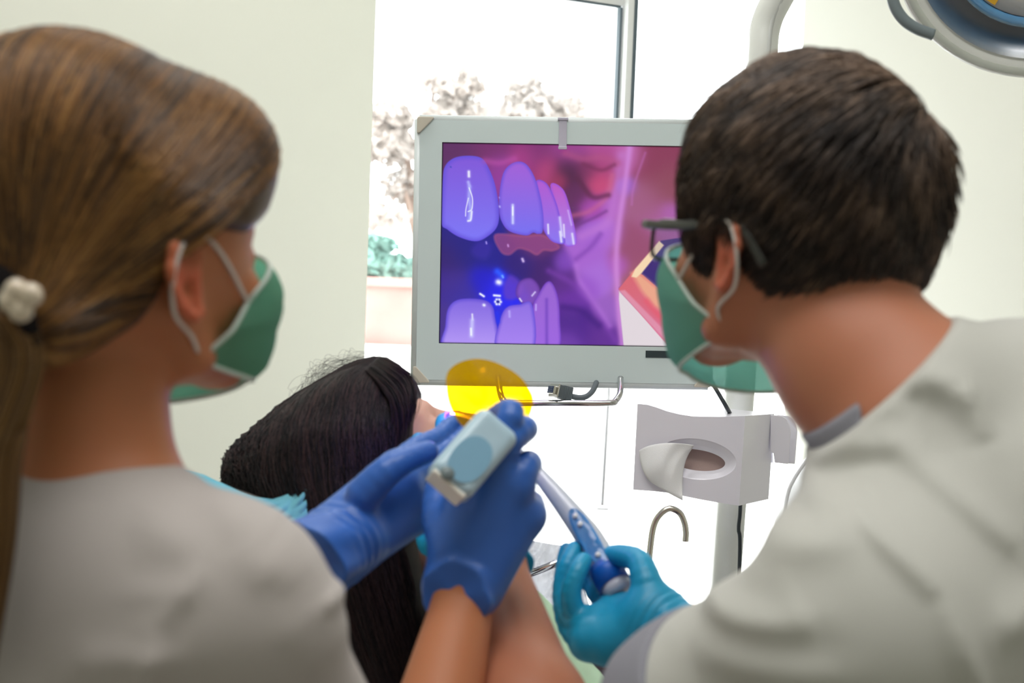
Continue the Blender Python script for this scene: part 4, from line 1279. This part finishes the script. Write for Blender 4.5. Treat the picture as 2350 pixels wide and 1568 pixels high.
# right hand with the camera handpiece, palm towards us
mr_w = (P(1530, 1400, 1.245), P(1492, 1462, 1.24))
mr_m = PL((1415, 1395, 1.285), (1385, 1420, 1.275), (1352, 1448, 1.262), (1345, 1480, 1.252))
mr_f = [(PL((1415, 1395, 1.285), (1378, 1372, 1.31), (1352, 1325, 1.33), (1366, 1285, 1.335)), [.0115, .0098, .0088, .0080]),
        (PL((1388, 1425, 1.272), (1326, 1412, 1.275), (1311, 1362, 1.275), (1325, 1315, 1.28), (1339, 1288, 1.29)), [.0122, .0104, .0092, .0086, .0080]),
        (PL((1355, 1448, 1.262), (1306, 1412, 1.285), (1292, 1350, 1.30), (1302, 1300, 1.305), (1318, 1262, 1.315)), [.0122, .0102, .0090, .0086, .0080]),
        (PL((1345, 1480, 1.252), (1305, 1440, 1.29), (1288, 1370, 1.325), (1294, 1300, 1.335), (1300, 1262, 1.34)), [.0115, .0096, .0084, .0076, .0068]),
        (PL((1500, 1405, 1.245), (1484, 1340, 1.25), (1466, 1290, 1.265), (1430, 1276, 1.285), (1404, 1274, 1.30)), [.0180, .0140, .0110, .0100, .0088])]
mr_x = [(P(1490, 1400, 1.245), P(1440, 1440, 1.26), .021, .019), (P(1470, 1455, 1.24), P(1395, 1485, 1.245), .019, .016)]
def m_hand_r(p): return hand_sdf(p, mr_w, mr_m, mr_f, .0150, .014, mr_x)
# left hand at the patient's mouth, mostly hidden
ml_w = (P(1135, 1300, 1.27), P(1165, 1290, 1.25))
ml_m = PL((1030, 1150, 1.37), (1060, 1130, 1.365), (1090, 1110, 1.36), (1115, 1100, 1.36))
ml_f = [(PL((1030, 1150, 1.37), (990, 1080, 1.40), (970, 1030, 1.41), (962, 1012, 1.42)), [.012, .0105, .0095, .0085]),
        (PL((1060, 1130, 1.365), (1040, 1050, 1.40), (1022, 990, 1.42), (1020, 968, 1.43)), [.012, .0108, .0098, .0090]),
        (PL((1090, 1110, 1.36), (1080, 1050, 1.39), (1060, 1000, 1.41)), [.0118, .0105, .0092]),
        (PL((1115, 1100, 1.36), (1115, 1060, 1.385), (1100, 1020, 1.40)), [.0110, .0095, .0082]),
        (PL((1080, 1250, 1.30), (1020, 1250, 1.33), (985, 1250, 1.37), (975, 1210, 1.40)), [.0160, .0130, .0110, .0095])]
def m_hand_l(p): return hand_sdf(p, ml_w, ml_m, ml_f, .015, .014)
def man_body(p):
    d = head_sdf(MH.loc(p), male=True)
    d = smin(d, chain(p, [mn_top, mn_top*.5+mn_base*.5, mn_base], [.056, .056, .058], .02), .02)
    d = smin(d, man_torso(p), .03)
    for s_ in (-1, 1): d = smin(d, man_arm(p, s_), .02); d = smin(d, man_fore(p, s_), .012)
    d = smin(d, m_hand_r(p)+.0018, .006); d = smin(d, m_hand_l(p)+.0018, .006)
    for k_, a_ in ((mkL, maL), (mkR, maR)):
        d = smin(d, chain(p, [hipm+np.array([-.04, .04, 0]), k_, a_, a_+np.array([0, .12, -.04])], [.095, .065, .042, .038], .03), .03)
    return d
sdf_obj('body', man_body, np.array([-.15, .40, 0]), np.array([.85, 1.62, 1.65]), .0036, m_skinm, ma, skin_cols([MH], (186, 122, 94)))

def m_hl(q):
    y = q[:, 1]
    return np.interp(y, [-.13, -.10, -.07, -.045, -.030, -.016, -.004, .010, .018, .030, .040, .055, .075, .10],
                     [-.040, -.040, -.038, -.032, -.006, .030, .034, .020, -.020, -.026, .0, .040, .066, .084]).astype(f32)
def m_cap(q):
    d = cranium(q, .0045)
    d = smin(d, ell(q, (0, -.018, .088), (.062, .084, .070)), .03)
    return smin(d, ell(q, (0, .040, .093), (.052, .050, .050)), .02)
def m_hair(p):
    q = MH.loc(p); return smax(m_cap(q), m_hl(q)-q[:, 2], .016)
base = sdf_mesh(m_hair, MH.C-.18, MH.C+.18, .0035)
NS, K = 15000, 7
cen = np.array([0, -.01, .03])
s = r.normal(size=(NS*2, 3)); s /= np.linalg.norm(s, axis=1)[:, None]
R_ = rad_at(m_cap, cen, s); q = cen+s*R_[:, None]
ok = q[:, 2] > m_hl(q)+r.normal(0, .004, len(q))
s = s[ok][:NS]; R_ = R_[ok][:NS]; q = q[ok][:NS]; NS = len(s)
wh = unit(np.array([.12, -.62, .78]))
fl_ = s-wh; sw = np.cross(np.broadcast_to(wh, s.shape), s)
fl_ = fl_+.55*sw*np.exp(-((s-wh)**2).sum(1)/.6)[:, None]
fl_[:, 0] += -.35*np.clip(s[:, 2]-.3, 0, 1)
fl_ -= (fl_*s).sum(1)[:, None]*s
fl_ /= np.linalg.norm(fl_, axis=1)[:, None]+1e-6
lump = np.sin(s[:, 0]*13+s[:, 1]*8+np.sin(s[:, 2]*7))*np.sin(s[:, 2]*12-s[:, 1]*7+s[:, 0]*4)
ln = (.022+.014*np.clip((q[:, 2]-.0)/.12, 0, 1))*(.7+.5*r.random(NS))
kk = np.linspace(0, 1, K)[None, :, None]
low = np.clip((q[:, 2]+.05)/.08, .15, 1)
path = q[:, None]+fl_[:, None]*ln[:, None, None]*kk+s[:, None]*(np.sin(kk*2.4)*(.0030+.0022*lump[:, None, None]+.002*r.random((NS, 1, 1)))*low[:, None, None])-s[:, None]*kk**2*(ln[:, None, None]**2/.18)
path += r.normal(0, .0016, (NS, 1, 3))*kk
hm = hair_obj('hair', base, MH.w(path), .00050, (34, 28, 26), [(32, 29, 32), (72, 60, 54), (146, 120, 100)], hair_mat('hair_dark_brown', .5), ma,
              cfn=lambda pp: .35+.3*np.clip(lump, -1, 1)+.25*np.clip(s[:, 2], 0, 1))
# tunic
m_folds = []
def MF(x0, y0, x1, y1, w, a, d=.80): m_folds.append((P(x0, y0, d), P(x1, y1, d), w, a))
MF(1960, 1170, 2110, 1330, .008, .004); MF(2110, 1330, 2210, 1600, .009, .004)
MF(2120, 1050, 2350, 1270, .010, .004); MF(1960, 1170, 1800, 1120, .010, .003)
MF(1740, 1260, 1960, 1200, .014, .004); MF(1740, 1190, 1900, 1180, .008, -.003)
MF(1600, 1440, 1850, 1380, .012, .005); MF(1660, 1400, 1800, 1370, .010, -.003); MF(1600, 1540, 1900, 1500, .012, .003)
MF(1990, 1040, 2190, 1040, .012, .004); MF(2030, 980, 2200, 900, .012, .003); MF(2080, 890, 2200, 960, .010, -.003)
MF(2150, 860, 2330, 930, .012, .004); MF(2280, 900, 2330, 1040, .010, .004); MF(1850, 1080, 2080, 1060, .012, .003)
MF(2240, 1420, 2420, 1380, .014, .004)
col_n = unit(-RT*.68+UP*.73+FW*.05); col_c = P(2060, 880, .90)
def m_shirt(p):
    d = smin(man_torso(p, .010), man_arm(p, -1, .010), .03)
    d = smin(d, man_arm(p, 1, .009), .03)
    d = smin(d, caps(p, mn_base, mn_base*.45+mn_top*.55, .068, .063), .02)      # stand-up collar
    for A, B, w, a in m_folds: d = d-fold(p, A, B, w*.9, a*1.6)
    ax_ = unit(meL-msL).astype(f32); d = smax(d, ((p-(msL*.42+meL*.58).astype(f32))@ax_), .003)
    ax_ = unit(meR-msR).astype(f32); d = smax(d, ((p-(meR).astype(f32))@ax_), .003)
    nd = caps(p, mn_base-(mn_top-mn_base)*.4, mn_top*1.4-mn_base*.4, .082, .082)
    d = smax(d, np.minimum((p-col_c.astype(f32))@col_n.astype(f32), -nd), .004)
    return np.maximum(d, .66-p[:, 2])
sdf_obj('tunic', m_shirt, np.array([-.12, .38, .62]), np.array([.98, 1.5, 1.5]), .0032, m_shirtm, ma)
def m_trim(p):
    d = man_arm(p, -1, .0140)
    ax_ = unit(meL-msL).astype(f32); c0 = msL*.585+meL*.415; t = (p-c0.astype(f32))@ax_
    d = smax(d, -t, .002); return smax(d, t-f32(np.linalg.norm(meL-msL)*.175), .003)
lo, hi = bounds([msL*.45+meL*.55], .11)
sdf_obj('sleeve_trim', m_trim, lo, hi, .003, m_greytrim, ma)
def m_collar(p):
    c_ = caps(p, mn_base-(mn_top-mn_base)*.2, mn_top*1.2-mn_base*.2, .0635, .0605)
    pl = (p-col_c.astype(f32))@col_n.astype(f32)
    d = smax(c_, np.abs(pl)-.009, .002)
    return smax(d, (p-P(1972, 960, .90).astype(f32))@RT.astype(f32), .003)
lo, hi = bounds([P(2010, 960, .93)], .12)
sdf_obj('collar_trim', m_collar, lo, hi, .003, m_greytrim, ma)
legs_and_stool(ma, hipm, ((mkL, maL), (mkR, maR)), 'round stool under the man in the white tunic')
ctr = [q_ for f_, _ in mr_f for q_ in f_]+[*mr_w, P(1545, 1460, 1.23)]
glove('glove', m_hand_r, P(1495, 1425, 1.245), P(1575, 1475, 1.225), (.0285, .031), m_teal, ma, ctr+[P(1580, 1480, 1.22)], flare=.002)
ctr = [q_ for f_, _ in ml_f for q_ in f_]+[*ml_w]
glove('glove', m_hand_l, P(1140, 1290, 1.265), P(1155, 1318, 1.25), (.027, .030), m_teal, ma, ctr+[P(1155, 1320, 1.24)], flare=.002, h=.002)
add_mask(MH, ma, mat_filter('mask_teal_man', (.5, .8, .7), .96, (.22, .62, .50), .6), -1,
         [(.0745, .030, .012), (.080, .010, .027), (.088, -.012, .026), (.091, -.024, .006), (.085, -.020, -.022), (.0735, .006, -.044)], wide=.0665, bot=-.118, far=1, bot_c=(.006, -.062))
# glasses
gl = thing('eyeglasses', 'dark rimmed eyeglasses worn by the man in the white tunic', 'eyeglasses', MH.w((0, .115, .012)))
m_rim = mat('glasses_rim', (48, 50, 46), .3, coat=.4)
def lens_pts(s_, n=28, g=0.0):
    out = []
    for t in np.linspace(0, 2*math.pi, n, endpoint=False):
        a, b = math.cos(t), math.sin(t); e_ = .55
        x = .0255*np.sign(a)*abs(a)**e_; z = .0165*np.sign(b)*abs(b)**e_
        x += s_*.0355; out.append(MH.w((x, .112-abs(x)**1.6*.9, .006+z)))
    return out
parts = []
for s_ in (-1, 1):
    l = lens_pts(s_); parts.append(tube(l+l[:1], .0017, 8, caps=False))
parts.append(tube([MH.w((-.011, .112, .014)), MH.w((0, .116, .017)), MH.w((.011, .112, .014))], .002, 8))
for s_ in (-1, 1): parts.append(tube([MH.w((s_*.058, .104, .017)), MH.w((s_*.074, .098, .019))], .0032, 8))
mesh_obj('rim', *join(*parts), m_rim, gl)
for s_ in (-1, 1):
    mesh_obj('lens', lens_pts(s_), [tuple(range(28))], mat_filter('lens_glass', (.80, .86, .98), .10, (.6, .7, .9), .05), gl, smooth=False)
    pts = [MH.w((s_*x, y, z)) for x, y, z in ((.074, .099, .019), (.080, .060, .020), (.083, .020, .024), (.085, -.008, .030), (.086, -.028, .018), (.084, -.045, -.002))]
    mesh_obj('temple', *tube(catmull(pts, 6), .0034, 10, flat=(MH.M[:, 0], .45)), m_rim, gl)

# ------------------------------------------------------------------ PATIENT
pa = thing('person', 'dark haired patient lying back with face turned up and a green bib', 'person', (.05, 1.6, 0))
fwd = unit(RT*.574+UP*.819+FW*.10); upv = unit(-RT*.819+UP*.574+FW*.02); upv = unit(upv-fwd*np.dot(upv, fwd)); rgt = np.cross(fwd, upv)
PH = Head(P(912, 1128, 1.55), np.stack([rgt, fwd, upv], 1), .98)
pn_top = PH.w((0, -.02, -.05)); pn_base = P(1105, 1330, 1.57)
pch = P(1290, 1780, 1.66)
p_hip = np.array([.10, 2.00, .48]); 
psR = P(1110, 1560, 1.46); psL = P(1230, 1560, 1.78)
def pat_body(p):
    d = head_sdf(PH.loc(p))
    d = smin(d, caps(p, pn_top, pn_base, .050, .055), .02)
    d = smin(d, chain(p, [psR, pn_base+(pch-pn_base)*.5, psL], [.055, .075, .055], .03), .03)
    d = smin(d, chain(p, [pn_base+(pch-pn_base)*.6, pch, p_hip], [.075, .13, .14], .05), .03)
    d = smin(d, chain(p, [psR, P(1190, 2050, 1.55), np.array([-.02, 1.86, .58])], [.052, .042, .03], .02), .02)
    d = smin(d, chain(p, [psL, P(1400, 1900, 1.85), np.array([.24, 2.02, .60])], [.052, .042, .03], .02), .02)
    for dx in (-.075, .075):
        h_ = p_hip+np.array([dx, 0, 0])
        d = smin(d, chain(p, [h_, h_+np.array([.0, .40, .06]), h_+np.array([.0, .70, -.10]), h_+np.array([.0, .76, -.06])], [.085, .06, .045, .04], .03), .03)
    return d
sdf_obj('body', pat_body, np.array([-.25, 1.36, .15]), np.array([.75, 3.1, 1.4]), .005, m_skinp, pa, skin_cols([PH], (214, 168, 148), (206, 120, 110)))
def pat_cloth(p):
    d = chain(p, [psR, pn_base+(pch-pn_base)*.5, psL], [.063, .080, .063], .03)
    d = smin(d, chain(p, [pn_base+(pch-pn_base)*.6, pch, p_hip], [.083, .138, .15], .05), .03)
    d = smin(d, chain(p, [psR, P(1190, 2050, 1.55)], [.060, .052], .02), .02)
    d = smin(d, chain(p, [psL, P(1400, 1900, 1.85)], [.060, .052], .02), .02)
    for dx in (-.075, .075):
        h_ = p_hip+np.array([dx, 0, 0])
        d = smin(d, chain(p, [h_, h_+np.array([.0, .40, .06]), h_+np.array([.0, .68, -.09])], [.095, .07, .055], .03), .03)
    return d
sdf_obj('clothes', pat_cloth, np.array([-.25, 1.30, .15]), np.array([.75, 3.05, 1.3]), .009, mat('dark_clothes', (60, 50, 62), .9), pa)

# long straight hair: guides fall from the crown over the side of the head
G = [[(940, 862, 1.56), (915, 888, 1.49), (912, 960, 1.462), (912, 1040, 1.452), (905, 1180, 1.435), (950, 1400, 1.43), (985, 1620, 1.44)],
     [(918, 838, 1.57), (868, 868, 1.485), (850, 960, 1.445), (855, 1080, 1.43), (868, 1230, 1.415), (910, 1420, 1.41), (955, 1620, 1.42)],
     [(888, 820, 1.58), (800, 855, 1.485), (770, 950, 1.435), (770, 1080, 1.415), (800, 1240, 1.40), (850, 1420, 1.40), (915, 1620, 1.41)],
     [(858, 818, 1.60), (735, 880, 1.50), (682, 965, 1.445), (680, 1080, 1.425), (730, 1230, 1.41), (800, 1420, 1.41), (880, 1620, 1.42)],
     [(820, 826, 1.62), (690, 905, 1.53), (612, 995, 1.475), (600, 1080, 1.455), (640, 1180, 1.45), (700, 1300, 1.45), (770, 1500, 1.47)],
     [(790, 838, 1.66), (660, 925, 1.60), (570, 1020, 1.54), (545, 1085, 1.51), (575, 1150, 1.50), (640, 1250, 1.51), (700, 1400, 1.54)],
     [(800, 840, 1.72), (670, 930, 1.69), (560, 1030, 1.62), (530, 1090, 1.58), (560, 1140, 1.57), (600, 1200, 1.57), (650, 1300, 1.60)]]
GW = np.array([catmull(PL(*g), 6) for g in G])          # (7, 37, 3)
gi = np.linspace(0, 6, 25); i0 = np.minimum(gi.astype(int), 5); fr = (gi-i0)[:, None, None]
GD = GW[i0]*(1-fr)+GW[i0+1]*fr
inn = .030*unit(FW)                                     # thickness of the fall
def p_hair(p):
    d = None
    for g in GD[3::2]:
        gq = g[::6]; wt = np.clip(1.25-np.arange(len(gq))*.3, 0, 1)[:, None]
        dc = (PH.C-gq); dc /= np.linalg.norm(dc, axis=1)[:, None]; dv = dc*wt+FW*(1-wt); dv /= np.linalg.norm(dv, axis=1)[:, None]
        pts = gq+dv*.036
        e_ = chain(p, pts, [.022, .027, .029, .029, .028, .027, .022], .012)
        d = e_ if d is None else smin(d, e_, .012)
    q = PH.loc(p)
    capd = smax(cranium(q, .001), np.interp(q[:, 1], [-.1, -.02, 0, .03, .06, .09], [-.08, -.05, .0, .04, .055, .065]).astype(f32)-q[:, 2], .01)
    return smin(d, capd, .02)
lo, hi = bounds(GW.reshape(-1, 3), .07)
base = sdf_mesh(p_hair, lo, hi, .005)
NS = 9000; K = GD.shape[1]
t = r.random(NS)**.9*24; i0 = np.minimum(t.astype(int), 23); fr = (t-i0)[:, None, None]
path = GD[i0]*(1-fr)+GD[i0+1]*fr
kk = np.linspace(0, 1, K)[None, :]
path = path+FW*(.010*r.random((NS, 1, 1))*np.sin(kk*2.6+.2)[..., None]-.004)+(RT*(r.normal(0, .004, (NS, 1))*kk)[..., None])
left = np.clip((t-15)/9, 0, 1)[:, None]
ph = r.random((NS, 1))*6.3
am = (.0012+.0090*left)*np.clip(kk*3, 0, 1)
path = path+(am*np.sin(kk*(26+30*r.random((NS, 1)))+ph))[..., None]*RT+(am*np.cos(kk*(26+25*r.random((NS, 1)))+ph))[..., None]*UP
# shorter fringe across the brow
NB = 900; tb_ = r.random(NB)
f0 = np.array(PL((872, 822, 1.53), (905, 840, 1.50), (935, 862, 1.50), (948, 890, 1.49), (944, 925, 1.485), (930, 955, 1.48)))
f1 = np.array(PL((840, 850, 1.49), (872, 880, 1.465), (898, 915, 1.455), (908, 960, 1.452), (908, 1000, 1.452), (905, 1030, 1.452)))
ff = f0[None]*(1-tb_)[:, None, None]+f1[None]*tb_[:, None, None]
ff = np.array([catmull(a, 7) for a in ff]); ff = ff[:, np.linspace(0, ff.shape[1]-1, K).astype(int)]
ff = ff+r.normal(0, .0025, (NB, 1, 3))*np.linspace(.3, 1.6, K)[None, :, None]
# flyaways above the head
NFly = 80; i0 = r.integers(8, 24, NFly)
fy = GD[i0][:, :].copy(); kf = np.linspace(0, 1, K)[None, :, None]
fy = fy[:, :1]+(fy-fy[:, :1])*(.3+.2*r.random((NFly, 1, 1)))
fy = fy+UP*(.012+.03*r.random((NFly, 1, 1)))*np.sin(kf*2.4)-RT*.02*r.random((NFly, 1, 1))*kf+(.004*np.sin(kf*14+r.random((NFly, 1, 1))*6))*FW+(.003*np.sin(kf*17+r.random((NFly, 1, 1))*6))*UP
paths = np.concatenate([path, ff, fy]); rads = np.concatenate([np.full(NS, .00042), np.full(NB, .0004), np.full(NFly, .00013)])
hair_obj('hair', base, paths, rads, (14, 12, 16), [(10, 10, 14), (30, 26, 32), (76, 54, 54)], hair_mat('hair_black', .5, .3), pa)
# green bib over the chest
bibg = [[(1150, 1290, .0), (1210, 1330, -.02), (1270, 1390, .0), (1300, 1430, .08)],
        [(1150, 1440, -.07), (1235, 1440, -.08), (1310, 1500, -.06), (1350, 1520, .06)],
        [(1180, 1560, -.10), (1270, 1560, -.11), (1360, 1570, -.08), (1420, 1590, .04)],
        [(1220, 1700, -.08), (1310, 1700, -.10), (1400, 1690, -.08), (1480, 1700, .03)]]
o = crumple('bib', bibg, 1.52, .012, mat('green_bib', (186, 220, 190), .7, bump=(300, .1, .0006)), n=30, seed=4, parent=pa); solid(o, .001)

# chair with headrest and its disposable cover
ch = thing('dental_chair', 'white dental chair the patient lies on, mostly hidden', 'dental chair', (.10, 2.1, 0))
m_vin = mat('chair_vinyl', (210, 216, 222), .4)
bk = catmull([PH.w((0, -.20, .02)), P(1080, 1560, 1.68), p_hip+np.array([.0, -.02, -.17]), p_hip+np.array([.0, .42, -.10]), p_hip+np.array([.0, .84, -.24])], 8)
V, F = tube(bk, np.interp(np.linspace(0, 1, len(bk)), [0, .2, .3, 1], [.09, .12, .19, .18]), 24, flat=(np.array([-.5, -.2, .8]), .24))
mesh_obj('backrest', V, F, m_vin, ch)
mesh_obj('pedestal', *lathe([(0, .33), (.10, .33), (.11, .25), (.13, .12), (.20, .04), (.20, 0), (0, 0)], (.10, 2.15, 0), (0, 0, 1), 32), m_white, ch)
def f_hr(p):
    q = p-P(700, 1290, 1.60).astype(f32)
    return sdbox(p, P(700, 1285, 1.60), (.12, .09, .035), np.stack([unit(RT*.85-UP*.52), FW, unit(RT*.52+UP*.85)], 1), .03)
lo, hi = bounds([P(700, 1285, 1.60)], .18)
sdf_obj('headrest', f_hr, lo, hi, .006, m_vin, ch)
cvg = [[(400, 1076, .08), (510, 1080, .02), (610, 1215, .0), (702, 1100, .0)],
       [(415, 1110, .04), (520, 1140, -.03), (620, 1215, -.04), (706, 1150, -.02)],
       [(440, 1180, .0), (530, 1210, -.05), (630, 1240, -.05), (704, 1200, -.02)],
       [(470, 1270, .0), (560, 1290, -.04), (650, 1300, -.04), (708, 1260, -.02)]]
o = crumple('headrest_cover', cvg, 1.415, .014, mat('blue_nonwoven', (116, 188, 208), .85, bump=(160, .25, .002)), n=34, seed=9); solid(o, .0012)
tag(o, 'crumpled light blue disposable cover on the headrest under the dark hair', 'headrest cover')

# ================================================================== INSTRUMENTS
# curing light in the right hand
q0 = P(1022, 1120, 1.088); q1 = P(1145, 976, 1.122)
cl = thing('curing_light', 'pale blue and white curing light with round orange shield in the right violet glove', 'curing light', q0)
ax = unit(q1-q0); sx = unit(RT*.78+UP*-.62-ax*np.dot(RT*.78-UP*.62, ax)); sy = np.cross(ax, sx)
Mh = np.stack([sx, sy, ax], 1); mid = (q0+q1)/2; L = np.linalg.norm(q1-q0)/2
def f_body(p):
    d = sdbox(p, mid, (.0195, .0145, L), Mh, .0085)
    q = (p-q0.astype(f32))@Mh.astype(f32)
    return d
lo, hi = bounds([q0, q1], .035)
m_cl = mat('light_body', (180, 208, 224), .35, coat=.3)
sdf_obj('handle', f_body, lo, hi, .0016, m_cl, cl)
def rr_patch(w, h, off, z0, z1, m, nm, round_=.9):
    """shallow inlay on the face of the handle that looks back at us"""
    V = []; n = 28
    for t in np.linspace(0, 2*math.pi, n, endpoint=False):
        a, b = math.cos(t), math.sin(t)
        x = w*np.sign(a)*abs(a)**round_; z = (z0+z1)/2+(z1-z0)/2*np.sign(b)*abs(b)**round_
        V.append(q0+sx*x+sy*off+ax*z)
    V2 = [v+sy*math.copysign(.0012, off) for v in V]
    F = [tuple(range(n, 2*n))]+[(i, (i+1) % n, n+(i+1) % n, n+i) for i in range(n)]
    return mesh_obj(nm, V+V2, F, m, cl, smooth=False)
fs = -1 if np.dot(sy, FW) > 0 else 1
rr_patch(.0145, 0, fs*.0140, .004, .046, mat('grip_blue', (130, 176, 204), .4), 'grip_inlay')
V = [q0-ax*.0006+sx*a+sy*b for a, b in [(-.0165, -.0135), (.0165, -.0135), (.0165, .0135), (-.0165, .0135)]]
o = mesh_obj('end_cap', *boxv(q0+ax*.0005, (.0160, .0118, .0022), Mh), mat('end_cap', (238, 236, 228), .4), cl, smooth=False); bevel(o, .0018, 3)
mesh_obj('button', *lathe([(0, .0017), (.0050, .0015), (.0055, 0)], q0-sx*.006+sy*fs*.0148+ax*.004, sy*fs, 24), mat('button_grey', (120, 134, 138), .4), cl)
tip = P(1030, 955, 1.36)
nk = catmull([q1-ax*.01, q1+FW*.035-ax*.004, P(1118, 985, 1.22), P(1085, 965, 1.29), tip], 6)
mesh_obj('light_guide', *tube(nk, np.interp(np.linspace(0, 1, len(nk)), [0, .15, .3, 1], [.009, .008, .005, .004]), 14), mat('guide_dark', (40, 36, 50), .3), cl)
mesh_obj('lit_tip', *lathe([(0, .002), (.004, .0015), (.0045, 0), (.0045, -.004)], tip, unit(tip-nk[-3]), 16), mat('violet_emitter', (90, 60, 255), .4, emit=((90, 50, 255), 12.0)), cl)
ld = bpy.data.lights.new('violet_tip_light', 'POINT'); ld.energy = .22; ld.color = (.30, .16, 1.0); ld.shadow_soft_size = .006
lo_ = bpy.data.objects.new('violet_tip_light', ld); lo_.location = tuple(tip-FW*.004+UP*.012); S.collection.objects.link(lo_)
# orange shield: shallow dish
sh_px = [(1023, 868), (1030, 850), (1050, 834), (1078, 825), (1105, 824), (1135, 831), (1165, 845), (1190, 862), (1208, 882), (1222, 906), (1224, 925),
         (1218, 950), (1205, 968), (1180, 985), (1150, 995), (1115, 998), (1080, 990), (1055, 972), (1038, 945), (1028, 920), (1024, 895)]
def sh_d(x, y): return 1.20+.0001*(x-1120)-.00012*(y-900)
o2 = catmull(np.array([P(x, y, sh_d(x, y)) for x, y in sh_px+sh_px[:1]]), 3)[:-1]
cs_ = P(1122, 905, sh_d(1122, 905)); V = [cs_+FW*.012]; F = []; NR = 8; n = len(o2)
for i in range(1, NR+1):
    f_ = i/NR
    for v in o2: V.append(cs_+(v-cs_)*f_+FW*.012*(1-f_**2))
for j in range(n): F.append((0, 1+j, 1+(j+1) % n))
for i in range(NR-1):
    for j in range(n): F.append((1+i*n+j, 1+(i+1)*n+j, 1+(i+1)*n+(j+1) % n, 1+i*n+(j+1) % n))
mesh_obj('shield', V, F, mat_filter('orange_filter', (1.0, .62, .0), .42, (1.0, .46, .0), .1), cl)

# intraoral camera in the teal glove
tipc = P(1150, 1010, 1.37)
c0_ = P(1224, 1075, 1.36); c1_ = P(1345, 1225, 1.325); c2_ = P(1392, 1310, 1.30); c3_ = P(1425, 1362, 1.285)
ic = thing('intraoral_camera', 'slim white intraoral camera with blue ring and clear sleeve in the teal glove', 'camera', c3_)
axc = unit(c3_-c1_)
mesh_obj('barrel', *tube(catmull([tipc, c0_, c1_, c2_], 8), np.interp(np.linspace(0, 1, 25), [0, .33, .66, 1], [.0045, .0060, .0125, .0140]), 20), mat('camera_body', (214, 218, 228), .3, coat=.4), ic)
mesh_obj('collar', *tube([c2_-axc*.006, c2_+axc*.002, c2_+axc*.016], [.0150, .0160, .0158], 28), mat('collar_blue', (14, 96, 196), .4), ic)
mesh_obj('rear_cap', *tube([c2_+axc*.015, c3_], [.0142, .0135], 28), mat('rear_cap', (196, 198, 212), .35), ic)
fc = -FW; fc = unit(fc-axc*np.dot(fc, axc)); sc_ = np.cross(axc, fc)
V = []; n = 36
for t in np.linspace(0, 2*math.pi, n, endpoint=False):
    a, b = math.cos(t), math.sin(t)
    V.append(c1_+axc*(.010+.033*np.sign(a)*abs(a)**.7)+sc_*(.0088*b)+fc*(.0150+.0008*a-.0026*b*b))
V2 = [v-fc*.002 for v in V]
bp_ = mesh_obj('button_panel', V+V2, [tuple(range(n))]+[(i, n+i, n+(i+1) % n, (i+1) % n) for i in range(n)], mat('panel_blue', (40, 128, 196), .4), ic, smooth=False)
for dz in (-.014, -.004, .032):
    mesh_obj('button', *lathe([(0, .0012), (.0022, .001), (.0026, 0)], c1_+axc*dz+fc*.0152, fc, 16), m_white, bp_)
slv = catmull([tipc, c0_, c1_, c2_], 10)
sr = np.interp(np.linspace(0, 1, len(slv)), [0, .33, .66, 1], [.006, .0085, .0150, .0160])
V, F = tube(slv, sr, 22, caps=False)
r3 = np.random.default_rng(8); V = V+r3.normal(0, .0004, V.shape)
mesh_obj('clear_sleeve', V, F, mat_filter('sleeve_film', (.96, .97, .99), .10, (.85, .87, .92), .12), ic)
